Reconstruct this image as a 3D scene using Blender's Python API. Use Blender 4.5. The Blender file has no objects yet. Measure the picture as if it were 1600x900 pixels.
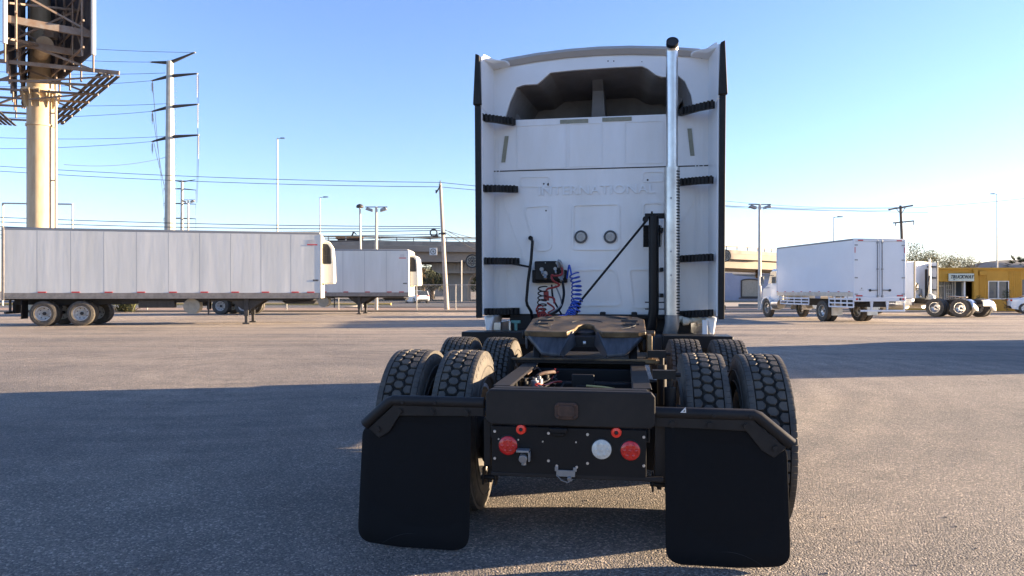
import bpy, bmesh, math, random
from mathutils import Vector, Matrix
R = math.radians
random.seed(7)
D = bpy.data
scene = bpy.context.scene
col = scene.collection

# ------------------------------------------------------------------ camera, sky, sun, exposure
CAM_H = 1.42
F = 1101.0
cam = D.objects.new('camera', D.cameras.new('camera'))
col.objects.link(cam)
cam.location = (0, 0, CAM_H)
cam.rotation_euler = (R(90), 0, 0)
cam.data.sensor_width = 36
cam.data.lens = 36 * F / 1600
cam.data.shift_y = 5 / 1600
cam.data.clip_start = 0.05
cam.data.clip_end = 12000
scene.camera = cam

SUN_AZ = 9.5      # degrees from +X towards +Y
SUN_EL = 9.5
w = D.worlds.new('World')
scene.world = w
w.use_nodes = True
nt = w.node_tree
nt.nodes.clear()
out = nt.nodes.new('ShaderNodeOutputWorld')
bg = nt.nodes.new('ShaderNodeBackground')
sky = nt.nodes.new('ShaderNodeTexSky')
sky.sky_type = 'NISHITA'
sky.sun_disc = False
sky.sun_elevation = R(SUN_EL)
sky.sun_rotation = R(90 - SUN_AZ)
sky.altitude = 200
sky.air_density = 1.0
sky.dust_density = 0.25
sky.ozone_density = 3.6
bg.inputs['Strength'].default_value = 0.075
tint = nt.nodes.new('ShaderNodeMix'); tint.data_type = 'RGBA'; tint.blend_type = 'MULTIPLY'; tint.inputs[0].default_value = 1.0
tint.inputs[7].default_value = (1.12, 0.94, 1.03, 1)      # the phone's white balance: bluer, less cyan sky
nt.links.new(sky.outputs[0], tint.inputs[6])
nt.links.new(tint.outputs[2], bg.inputs[0])
nt.links.new(bg.outputs[0], out.inputs[0])

sl = D.lights.new('sun', 'SUN')
sl.energy = 5.0
sl.angle = R(0.5)
sl.color = (1.0, 0.76, 0.50)
so = D.objects.new('sun', sl)
col.objects.link(so)
sv = Vector((math.cos(R(SUN_AZ)) * math.cos(R(SUN_EL)), math.sin(R(SUN_AZ)) * math.cos(R(SUN_EL)), math.sin(R(SUN_EL))))
so.rotation_euler = sv.to_track_quat('Z', 'Y').to_euler()

scene.view_settings.view_transform = 'Standard'
scene.view_settings.look = 'None'
scene.view_settings.gamma = 1
scene.view_settings.use_curve_mapping = False
scene.view_settings.exposure = 2.5
scene.cycles.max_bounces = 6

# ------------------------------------------------------------------ materials
MATS = {}
def mat(name, c, rough=0.6, metal=0.0, var=0.0, vscale=3.0, bump=0.0, bscale=20.0, c2=None, stretch=(1, 1, 1), emit=0, spec=0.5, coat=0.0, detail=6, vcontrast=1.0):
    m = D.materials.new(name)
    m.use_nodes = True
    n = m.node_tree.nodes; l = m.node_tree.links
    b = n['Principled BSDF']
    c = tuple(c) + (1,)
    b.inputs['Base Color'].default_value = c
    b.inputs['Roughness'].default_value = rough
    b.inputs['Metallic'].default_value = metal
    b.inputs['Specular IOR Level'].default_value = spec
    b.inputs['Coat Weight'].default_value = coat
    b.inputs['Coat Roughness'].default_value = 0.12
    tc = n.new('ShaderNodeTexCoord')
    mp = n.new('ShaderNodeMapping'); mp.inputs['Scale'].default_value = stretch
    l.new(tc.outputs['Object'], mp.inputs[0])
    if var > 0 or c2:
        t = n.new('ShaderNodeTexNoise'); t.inputs['Scale'].default_value = vscale; t.inputs['Detail'].default_value = detail
        t.inputs['Roughness'].default_value = 0.65
        l.new(mp.outputs[0], t.inputs[0])
        r = n.new('ShaderNodeMapRange')
        r.inputs[1].default_value = 0.5 - 0.2 / vcontrast; r.inputs[2].default_value = 0.5 + 0.2 / vcontrast
        l.new(t.outputs[0], r.inputs[0])
        mx = n.new('ShaderNodeMix'); mx.data_type = 'RGBA'
        c2 = c2 or tuple(max(0, x * (1 - var)) for x in c[:3])
        mx.inputs[6].default_value = c
        mx.inputs[7].default_value = tuple(c2) + (1,)
        l.new(r.outputs[0], mx.inputs[0])
        l.new(mx.outputs[2], b.inputs['Base Color'])
        rr = n.new('ShaderNodeMapRange')
        rr.inputs[3].default_value = max(0, rough - 0.08); rr.inputs[4].default_value = min(1, rough + 0.12)
        l.new(t.outputs[0], rr.inputs[0]); l.new(rr.outputs[0], b.inputs['Roughness'])
    if bump > 0:
        t2 = n.new('ShaderNodeTexNoise'); t2.inputs['Scale'].default_value = bscale; t2.inputs['Detail'].default_value = 4
        l.new(mp.outputs[0], t2.inputs[0])
        bp = n.new('ShaderNodeBump'); bp.inputs['Strength'].default_value = 1.0; bp.inputs['Distance'].default_value = bump
        l.new(t2.outputs[0], bp.inputs['Height']); l.new(bp.outputs[0], b.inputs['Normal'])
    if emit:
        b.inputs['Emission Color'].default_value = c; b.inputs['Emission Strength'].default_value = emit
    MATS[name] = m
    return m

white = mat('white_paint', (0.74, 0.76, 0.78), 0.32, coat=0.3, var=0.10, vscale=1.3, c2=(0.66, 0.68, 0.69))
cavity = mat('unpainted_fairing_inside', (0.20, 0.20, 0.205), 0.8, var=0.4, vscale=2)
cream = mat('cream_white_paint', (0.72, 0.69, 0.58), 0.45, var=0.08, vscale=2)
rubber = mat('tyre_rubber', (0.030, 0.029, 0.028), 0.72, var=0.5, vscale=9, c2=(0.10, 0.086, 0.068), bump=0.0012, bscale=90)
rubberd = mat('tyre_groove', (0.008, 0.008, 0.008), 0.9, var=0.4, vscale=14, c2=(0.03, 0.027, 0.022))
blackrub = mat('black_rubber', (0.008, 0.008, 0.009), 0.55, spec=0.25, var=0.3, vscale=6, c2=(0.022, 0.022, 0.022))
blackpl = mat('black_plastic', (0.006, 0.007, 0.009), 0.42, spec=0.25, var=0.3, vscale=5)
flapm = mat('mudflap_rubber', (0.0045, 0.0055, 0.0075), 0.6, spec=0.12, var=0.4, vscale=2.2, c2=(0.006, 0.006, 0.0065), bump=0.0006, bscale=60)
framem = mat('frame_steel_black', (0.010, 0.010, 0.011), 0.5, spec=0.25, var=0.5, vscale=4, c2=(0.024, 0.021, 0.019), bump=0.0006, bscale=40)
greasy = mat('greasy_iron', (0.022, 0.018, 0.014), 0.38, metal=0.35, var=0.5, vscale=4.5, vcontrast=1.6, c2=(0.20, 0.135, 0.07), bump=0.0015, bscale=25)
rust = mat('rusty_steel', (0.09, 0.045, 0.028), 0.75, var=0.5, vscale=20, c2=(0.03, 0.02, 0.016))
chrome = mat('polished_steel', (0.66, 0.65, 0.63), 0.30, metal=1.0, var=0.2, vscale=6)
alu = mat('dull_aluminium', (0.62, 0.62, 0.60), 0.34, metal=1.0, var=0.35, vscale=5, c2=(0.45, 0.43, 0.40))
steel = mat('grey_metal', (0.30, 0.31, 0.32), 0.45, metal=0.6, var=0.3, vscale=8)
steel_dark = mat('dark_grey_ring', (0.08, 0.085, 0.09), 0.5)
zinc = mat('zinc_bolt', (0.55, 0.55, 0.54), 0.35, metal=0.8)
whee = mat('painted_wheel', (0.62, 0.62, 0.60), 0.45, var=0.35, vscale=7, c2=(0.38, 0.35, 0.31))
hubm = mat('dark_hub', (0.05, 0.047, 0.045), 0.6, var=0.4, vscale=12)
redlens = mat('red_lens', (0.62, 0.012, 0.012), 0.22, var=0.35, vscale=60, coat=0.5)
redbright = mat('bright_red_lens', (0.85, 0.03, 0.015), 0.3, coat=0.5)
clearlens = mat('clear_lens', (0.62, 0.63, 0.58), 0.2, var=0.3, vscale=60, coat=0.5)
olive = mat('reflective_tape', (0.27, 0.27, 0.20), 0.5, var=0.3, vscale=25)
redtape = mat('red_reflector', (0.50, 0.045, 0.05), 0.5)
bluehose = mat('blue_hose', (0.01, 0.06, 0.38), 0.35)
redhose = mat('red_hose', (0.28, 0.015, 0.012), 0.4, var=0.4, vscale=20)
glass = mat('dark_glass', (0.03, 0.035, 0.04), 0.08, spec=0.8)
winglass = mat('office_glass', (0.10, 0.12, 0.14), 0.12, spec=0.8, var=0.4, vscale=1.5)
tgrey = mat('trailer_skin', (0.66, 0.66, 0.63), 0.42, var=0.25, vscale=1.6, c2=(0.58, 0.58, 0.54), stretch=(1.2, 1.2, 0.16), bump=0.006, bscale=2.4, detail=3)
trail = mat('trailer_rail', (0.30, 0.27, 0.24), 0.5, metal=0.3, var=0.35, vscale=6)
tseam = mat('trailer_seam', (0.34, 0.35, 0.36), 0.6)
boxw = mat('box_white', (0.66, 0.70, 0.75), 0.22, coat=0.4, var=0.06, vscale=1)
concrete = mat('concrete', (0.33, 0.295, 0.25), 0.85, var=0.35, vscale=0.5, stretch=(1, 1, 0.5), bump=0.01, bscale=3)
concrete2 = mat('bridge_beam_concrete', (0.30, 0.255, 0.205), 0.85, var=0.22, vscale=0.35, c2=(0.24, 0.205, 0.17))
polec = mat('weathered_cream_steel', (0.52, 0.45, 0.31), 0.7, var=0.4, vscale=1.6, c2=(0.36, 0.25, 0.15), stretch=(1.5, 1.5, 0.35), vcontrast=0.8)
polesteel = mat('galvanised_steel', (0.40, 0.41, 0.38), 0.55, metal=0.25, var=0.3, vscale=2)
palegrey = mat('pale_lamp_post', (0.50, 0.48, 0.43), 0.6, var=0.2, vscale=3)
wood = mat('weathered_wood', (0.16, 0.13, 0.10), 0.9, var=0.4, vscale=4, stretch=(3, 3, 0.4))
concpole = mat('concrete_pole', (0.40, 0.37, 0.33), 0.85, var=0.3, vscale=3)
trussm = mat('truss_steel', (0.21, 0.195, 0.18), 0.6, var=0.5, vscale=2.5, c2=(0.17, 0.105, 0.065))
sheet = mat('billboard_sheet', (0.075, 0.075, 0.09), 0.6, var=0.4, vscale=1.5)
wirem = mat('black_wire', (0.03, 0.03, 0.032), 0.7)
yellow = mat('yellow_wall', (0.50, 0.27, 0.03), 0.7, var=0.15, vscale=1.5)
yellowk = mat('yellow_kerb_paint', (0.55, 0.36, 0.07), 0.8, var=0.35, vscale=2, c2=(0.36, 0.28, 0.15))
bluewall = mat('pale_blue_wall', (0.30, 0.33, 0.42), 0.85, var=0.15, vscale=0.8)
signw = mat('pale_green_sign', (0.52, 0.58, 0.50), 0.6)
signwhite = mat('white_sign', (0.66, 0.66, 0.63), 0.6)
dark = mat('near_black', (0.02, 0.02, 0.022), 0.7)
soil = mat('red_brown_soil', (0.32, 0.19, 0.13), 0.95, var=0.35, vscale=0.5, c2=(0.24, 0.17, 0.12))
sidewalk = mat('pale_pavement', (0.36, 0.31, 0.25), 0.9, var=0.25, vscale=0.6)
road = mat('road_asphalt', (0.085, 0.085, 0.09), 0.85, var=0.25, vscale=0.4)
bark = mat('bark', (0.12, 0.085, 0.06), 0.9, var=0.4, vscale=6)
leaf = mat('olive_leaf', (0.085, 0.105, 0.040), 0.7, var=0.4, vscale=1.2, c2=(0.14, 0.13, 0.05))
leafd = mat('dark_leaf', (0.045, 0.065, 0.030), 0.7, var=0.4, vscale=1.2)
leafp = mat('dry_pale_leaf', (0.17, 0.16, 0.075), 0.8, var=0.4, vscale=1.2, c2=(0.10, 0.11, 0.05))
frondd = mat('dry_frond', (0.24, 0.15, 0.075), 0.85, var=0.4, vscale=3)
hillm = mat('hill_scrub', (0.10, 0.095, 0.09), 0.95, var=0.3, vscale=0.004)
orange = mat('orange_paint', (0.48, 0.20, 0.04), 0.6, var=0.3, vscale=2)
skin = mat('skin', (0.30, 0.17, 0.11), 0.6)
cloth = mat('grey_cloth', (0.30, 0.30, 0.32), 0.9)
yellowst = mat('yellow_tube', (0.55, 0.44, 0.16), 0.5)
teal = mat('teal_fitting', (0.10, 0.25, 0.23), 0.5)

# lot asphalt: coarse stone chips in binder, traffic staining, dusty patches
def asphalt():
    m = D.materials.new('lot_asphalt'); m.use_nodes = True
    n = m.node_tree.nodes; l = m.node_tree.links
    b = n['Principled BSDF']
    tc = n.new('ShaderNodeTexCoord')
    def noise(s, d=4, rg=0.6, st=None):
        t = n.new('ShaderNodeTexNoise'); t.inputs['Scale'].default_value = s; t.inputs['Detail'].default_value = d; t.inputs['Roughness'].default_value = rg
        if st:
            mp = n.new('ShaderNodeMapping'); mp.inputs['Scale'].default_value = st; mp.inputs['Rotation'].default_value = (0, 0, R(8))
            l.new(tc.outputs['Object'], mp.inputs[0]); l.new(mp.outputs[0], t.inputs[0])
        else:
            l.new(tc.outputs['Object'], t.inputs[0])
        return t
    def ramp(src, a, b_, ca, cb):
        r = n.new('ShaderNodeValToRGB'); r.color_ramp.elements[0].position = a; r.color_ramp.elements[1].position = b_
        r.color_ramp.elements[0].color = tuple(ca) + (1,); r.color_ramp.elements[1].color = tuple(cb) + (1,)
        l.new(src, r.inputs[0]); return r
    def mix(a, b_, f, mode='MIX'):
        x = n.new('ShaderNodeMix'); x.data_type = 'RGBA'; x.blend_type = mode
        for i, s in ((6, a), (7, b_)):
            if isinstance(s, tuple): x.inputs[i].default_value = s
            else: l.new(s, x.inputs[i])
        if isinstance(f, (int, float)): x.inputs[0].default_value = f
        else: l.new(f, x.inputs[0])
        return x.outputs[2]
    v = n.new('ShaderNodeTexVoronoi'); v.inputs['Scale'].default_value = 92; v.inputs['Randomness'].default_value = 1
    l.new(tc.outputs['Object'], v.inputs[0])
    sep = n.new('ShaderNodeSeparateColor'); l.new(v.outputs['Color'], sep.inputs[0])
    chips = ramp(sep.outputs[0], 0.15, 0.95, (0.125, 0.118, 0.110), (0.50, 0.43, 0.36))
    chips.color_ramp.elements.new(0.88).color = (0.28, 0.25, 0.22, 1)
    big = noise(0.22, 5, 0.6)
    bigr = ramp(big.outputs[0], 0.36, 0.64, (0.74, 0.75, 0.78), (1.25, 1.22, 1.17))
    mid = noise(1.7, 6, 0.7)
    midr = ramp(mid.outputs[0], 0.35, 0.65, (0.85, 0.85, 0.86), (1.15, 1.13, 1.12))
    streak = noise(0.5, 5, 0.6, (0.22, 1.6, 1))
    c = mix(chips.outputs[0], bigr.outputs[0], 1.0, 'MULTIPLY')
    c = mix(c, midr.outputs[0], 1.0, 'MULTIPLY')
    # far-lot streaks: sandy dust, plus sunlit and shadow bands put into the colour
    pos = n.new('ShaderNodeSeparateXYZ'); l.new(tc.outputs['Object'], pos.inputs[0])
    mr = n.new('ShaderNodeMapRange'); mr.inputs[1].default_value = 8; mr.inputs[2].default_value = 30; mr.inputs[3].default_value = 0.0; mr.inputs[4].default_value = 0.6
    l.new(pos.outputs[1], mr.inputs[0])
    st = ramp(streak.outputs[0], 0.38, 0.62, (0, 0, 0), (1, 1, 1))
    mu = n.new('ShaderNodeMath'); mu.operation = 'MULTIPLY'; l.new(mr.outputs[0], mu.inputs[0]); l.new(st.outputs[0], mu.inputs[1])
    c = mix(c, (0.52, 0.42, 0.32, 1), mu.outputs[0])
    # sparse dark oil spots
    oil = noise(2.3, 3, 0.5)
    orr = ramp(oil.outputs[0], 0.67, 0.74, (1, 1, 1), (0.72, 0.72, 0.72))
    c = mix(c, orr.outputs[0], 1.0, 'MULTIPLY')
    # old turning arcs and hairline cracks
    wv = n.new('ShaderNodeTexWave'); wv.wave_type = 'RINGS'; wv.rings_direction = 'Z'; wv.inputs['Scale'].default_value = 0.55; wv.inputs['Distortion'].default_value = 2.5; wv.inputs['Detail'].default_value = 3; wv.inputs['Detail Scale'].default_value = 0.6
    mpw = n.new('ShaderNodeMapping'); mpw.inputs['Location'].default_value = (4.5, -13, 0); l.new(tc.outputs['Object'], mpw.inputs[0]); l.new(mpw.outputs[0], wv.inputs[0])
    wr = ramp(wv.outputs['Fac'], 0.1, 0.9, (0.90, 0.90, 0.91), (1.09, 1.08, 1.06))
    msk = noise(0.35, 3, 0.5); mk = ramp(msk.outputs[0], 0.42, 0.60, (0, 0, 0), (1, 1, 1))
    c = mix(c, mix(c, wr.outputs[0], 1.0, 'MULTIPLY'), mk.outputs[0])
    vc = n.new('ShaderNodeTexVoronoi'); vc.feature = 'DISTANCE_TO_EDGE'; vc.inputs['Scale'].default_value = 0.16
    wn = noise(1.3, 5, 0.7); vm = n.new('ShaderNodeVectorMath'); vm.operation = 'MULTIPLY_ADD'; vm.inputs[1].default_value = (1.6, 1.6, 0)
    l.new(wn.outputs['Color'], vm.inputs[0]); l.new(tc.outputs['Object'], vm.inputs[2]); l.new(vm.outputs[0], vc.inputs[0])
    ck = ramp(vc.outputs['Distance'], 0.0, 0.0028, (0.55, 0.55, 0.56), (1, 1, 1))
    cm_ = noise(0.6, 2, 0.5); cmr = ramp(cm_.outputs[0], 0.50, 0.56, (0, 0, 0), (1, 1, 1))
    c = mix(c, mix(c, ck.outputs[0], 1.0, 'MULTIPLY'), cmr.outputs[0])
    sp = noise(0.9, 6, 0.75); spr = ramp(sp.outputs[0], 0.60, 0.72, (1, 1, 1), (0.80, 0.80, 0.81)); c = mix(c, spr.outputs[0], 1.0, 'MULTIPLY')
    l.new(c, b.inputs['Base Color'])
    b.inputs['Roughness'].default_value = 0.75
    b.inputs['Specular IOR Level'].default_value = 0.35
    bn = noise(75, 3, 0.7)
    add = n.new('ShaderNodeMath'); add.operation = 'SUBTRACT'
    l.new(bn.outputs[0], add.inputs[0]); l.new(v.outputs['Distance'], add.inputs[1])
    bp = n.new('ShaderNodeBump'); bp.inputs['Strength'].default_value = 1.0; bp.inputs['Distance'].default_value = 0.020
    l.new(add.outputs[0], bp.inputs['Height']); l.new(bp.outputs[0], b.inputs['Normal'])
    return m
asph = asphalt()

# ------------------------------------------------------------------ mesh helpers
class G:
    def __init__(s): s.v = []; s.f = []; s.mi = []; s.cm = 0
    def add(s, vs, fs):
        o = len(s.v); s.v += [tuple(p) for p in vs]; s.f += [tuple(i + o for i in f) for f in fs]; s.mi += [s.cm] * len(fs); return s
    def box(s, x0, x1, y0, y1, z0, z1):
        vs = [(x, y, z) for x in (x0, x1) for y in (y0, y1) for z in (z0, z1)]
        return s.add(vs, [(0, 1, 3, 2), (4, 6, 7, 5), (0, 4, 5, 1), (2, 3, 7, 6), (0, 2, 6, 4), (1, 5, 7, 3)])
    def bar(s, a, b, w, h=None, up=(0, 0, 1)):
        a = Vector(a); b = Vector(b); h = h or w; d = (b - a).normalized(); up = Vector(up)
        if abs(d.dot(up)) > 0.98: up = Vector((0, 1, 0))
        r = d.cross(up).normalized(); u = r.cross(d)
        vs = [p + r * i * w / 2 + u * j * h / 2 for p in (a, b) for i, j in ((-1, -1), (1, -1), (1, 1), (-1, 1))]
        return s.add(vs, [(3, 2, 1, 0), (4, 5, 6, 7)] + [(i, (i + 1) % 4, (i + 1) % 4 + 4, i + 4) for i in range(4)])
    def cyl(s, a, b, r0, r1=None, n=16, caps=True):
        a = Vector(a); b = Vector(b); r1 = r0 if r1 is None else r1
        d = (b - a).normalized(); up = Vector((0, 0, 1)) if abs(d.z) < 0.9 else Vector((0, 1, 0))
        x = d.cross(up).normalized(); y = d.cross(x)
        vs = [p + (x * math.cos(t) + y * math.sin(t)) * rr for p, rr in ((a, r0), (b, r1)) for t in [2 * math.pi * k / n for k in range(n)]]
        fs = [(i, (i + 1) % n, (i + 1) % n + n, i + n) for i in range(n)]
        if caps: fs += [tuple(range(n - 1, -1, -1)), tuple(range(n, 2 * n))]
        return s.add(vs, fs)
    def tube(s, pts, r, n=8, caps=True):
        pts = [Vector(p) for p in pts]; N = len(pts); rs = r if isinstance(r, (list, tuple)) else [r] * N
        t0 = (pts[1] - pts[0]).normalized(); up = Vector((0, 0, 1)) if abs(t0.z) < 0.9 else Vector((0, 1, 0))
        x = t0.cross(up).normalized(); vs = []
        for i, p in enumerate(pts):
            t = (pts[min(i + 1, N - 1)] - pts[max(i - 1, 0)]).normalized()
            x = (x - t * x.dot(t)).normalized(); y = t.cross(x)
            vs += [p + (x * math.cos(2 * math.pi * k / n) + y * math.sin(2 * math.pi * k / n)) * rs[i] for k in range(n)]
        fs = [(i * n + k, i * n + (k + 1) % n, (i + 1) * n + (k + 1) % n, (i + 1) * n + k) for i in range(N - 1) for k in range(n)]
        if caps: fs += [tuple(range(n - 1, -1, -1)), tuple(range((N - 1) * n, N * n))]
        return s.add(vs, fs)
    def lathe(s, prof, c=(0, 0, 0), axis='x', n=48, closed=False):
        # prof: (offset along axis, radius)
        vs = []
        for a, r in prof:
            for k in range(n):
                t = 2 * math.pi * k / n; p, q = r * math.cos(t), r * math.sin(t)
                vs.append((c[0] + a, c[1] + p, c[2] + q) if axis == 'x' else (c[0] + p, c[1] + a, c[2] + q) if axis == 'y' else (c[0] + p, c[1] + q, c[2] + a))
        M = len(prof); fs = []
        for i in range(M if closed else M - 1):
            j = (i + 1) % M
            for k in range(n): fs.append((i * n + k, i * n + (k + 1) % n, j * n + (k + 1) % n, j * n + k))
        return s.add(vs, fs)
    def prism(s, poly, a, b, plane='xz'):
        # extrude a polygon: plane 'xz' extrudes along y, 'yz' along x, 'xy' along z
        def P(p, t): return (p[0], t, p[1]) if plane == 'xz' else (t, p[0], p[1]) if plane == 'yz' else (p[0], p[1], t)
        n = len(poly); vs = [P(p, a) for p in poly] + [P(p, b) for p in poly]
        return s.add(vs, [tuple(range(n - 1, -1, -1)), tuple(range(n, 2 * n))] + [(i, (i + 1) % n, (i + 1) % n + n, i + n) for i in range(n)])
    def loft(s, rings, closed=True, caps=True):
        n = len(rings[0]); vs = [p for r in rings for p in r]; fs = []
        for i in range(len(rings) - 1):
            for k in range(n if closed else n - 1):
                fs.append((i * n + k, i * n + (k + 1) % n, (i + 1) * n + (k + 1) % n, (i + 1) * n + k))
        if caps: fs += [tuple(range(n - 1, -1, -1)), tuple(range((len(rings) - 1) * n, len(rings) * n))]
        return s.add(vs, fs)
    def band(s, outer, inner, y0, y1):
        # frame between two outlines (x,z) extruded in y
        n = len(outer)
        vs = [(p[0], y, p[1]) for y in (y0, y1) for o in (outer, inner) for p in o]
        fs = []
        for k in range(n):
            j = (k + 1) % n
            fs += [(k, j, n + j, n + k), (2 * n + k, 3 * n + k, 3 * n + j, 2 * n + j), (k, 2 * n + k, 2 * n + j, j), (n + k, n + j, 3 * n + j, 3 * n + k)]
        return s.add(vs, fs)
    def xf(s, M, i0=0):
        for i in range(i0, len(s.v)): s.v[i] = tuple(M @ Vector(s.v[i]))
        return s
    def mesh(s, name, mats, smooth=35, recalc=True):
        me = D.meshes.new(name)
        me.from_pydata(s.v, [], s.f)
        mats = mats if isinstance(mats, (list, tuple)) else [mats]
        for m in mats: me.materials.append(m)
        if len(mats) > 1:
            for p, i in zip(me.polygons, s.mi): p.material_index = i
        if recalc:
            bm = bmesh.new(); bm.from_mesh(me); bmesh.ops.recalc_face_normals(bm, faces=bm.faces); bm.to_mesh(me); bm.free()
        if smooth:
            for p in me.polygons: p.use_smooth = True
            me.set_sharp_from_angle(angle=R(smooth))
        return me
    def build(s, name, mats, parent=None, smooth=35, bevel=0, recalc=True, seg=2):
        return link(name, s.mesh(name, mats, smooth, recalc), parent, bevel, seg)

def link(name, me, parent=None, bevel=0, seg=2):
    o = D.objects.new(name, me); col.objects.link(o)
    if parent is not None: o.parent = parent
    if bevel:
        b = o.modifiers.new('bevel', 'BEVEL'); b.width = bevel; b.segments = seg; b.limit_method = 'ANGLE'; b.angle_limit = R(40); b.harden_normals = False
    return o
def thing(name, label, cat, loc=(0, 0, 0), rz=0.0, group=None):
    o = D.objects.new(name, None); col.objects.link(o); o.location = loc; o.rotation_euler = (0, 0, rz)
    o.empty_display_size = 0.3
    o['label'] = label; o['category'] = cat
    if group: o['group'] = group
    return o
def tag(o, label, cat, group=None):
    o['label'] = label; o['category'] = cat
    if group: o['group'] = group
    return o
def struct(o, label, kind='structure'):
    o['kind'] = kind; o['label'] = label; return o
def copy_tree(o, parent=None):
    c = o.copy(); col.objects.link(c); c.parent = parent
    for ch in list(o.children):
        copy_tree(ch, c)
    return c
def at(px, d, py=None):
    """world point at depth d seen at photo column px (and row py), used as a survey helper"""
    x = (px - 800) * d / F
    return (x, d) if py is None else Vector((x, d, CAM_H - (py - 455) * d / F))
def text_mesh(body, size, extrude, name='lettering', bold=0.0, shear=0.0):
    cu = D.curves.new(name, 'FONT'); cu.body = body; cu.size = size; cu.extrude = extrude; cu.align_x = 'CENTER'; cu.align_y = 'CENTER'
    cu.offset = bold; cu.shear = shear; cu.resolution_u = 3
    to = D.objects.new('tmp', cu); col.objects.link(to)
    bpy.context.view_layer.update()
    me = D.meshes.new_from_object(to.evaluated_get(bpy.context.evaluated_depsgraph_get()))
    D.objects.remove(to); me.materials.clear()
    return me
def rrect(x0, x1, z0, z1, r, n=5):
    pts = []
    for cx, cz, a in ((x1 - r, z1 - r, 0), (x0 + r, z1 - r, 90), (x0 + r, z0 + r, 180), (x1 - r, z0 + r, 270)):
        for k in range(n + 1):
            t = R(a + 90 * k / n); pts.append((cx + r * math.cos(t), cz + r * math.sin(t)))
    return pts
def inset(poly, d):
    n = len(poly); A = sum(poly[i][0] * poly[(i + 1) % n][1] - poly[(i + 1) % n][0] * poly[i][1] for i in range(n)); sg = 1 if A > 0 else -1
    outp = []
    for i in range(n):
        p0, p1, p2 = Vector(poly[i - 1]), Vector(poly[i]), Vector(poly[(i + 1) % n])
        e1 = (p1 - p0).normalized(); e2 = (p2 - p1).normalized()
        n1 = Vector((-e1.y, e1.x)) * sg; n2 = Vector((-e2.y, e2.x)) * sg
        nn = (n1 + n2).normalized(); k = d / max(0.4, nn.dot(n1))
        q = p1 + nn * k; outp.append((q.x, q.y))
    return outp
def roundpoly(poly, r, n=4):
    outp = []
    N = len(poly)
    for i in range(N):
        p0, p1, p2 = Vector(poly[i - 1]), Vector(poly[i]), Vector(poly[(i + 1) % N])
        a = p1 + (p0 - p1).normalized() * min(r, (p0 - p1).length / 2.1); b = p1 + (p2 - p1).normalized() * min(r, (p2 - p1).length / 2.1)
        for k in range(n + 1):
            t = k / n; q = a * (1 - t) ** 2 + p1 * 2 * t * (1 - t) + b * t * t
            outp.append((q.x, q.y))
    return outp

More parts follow.
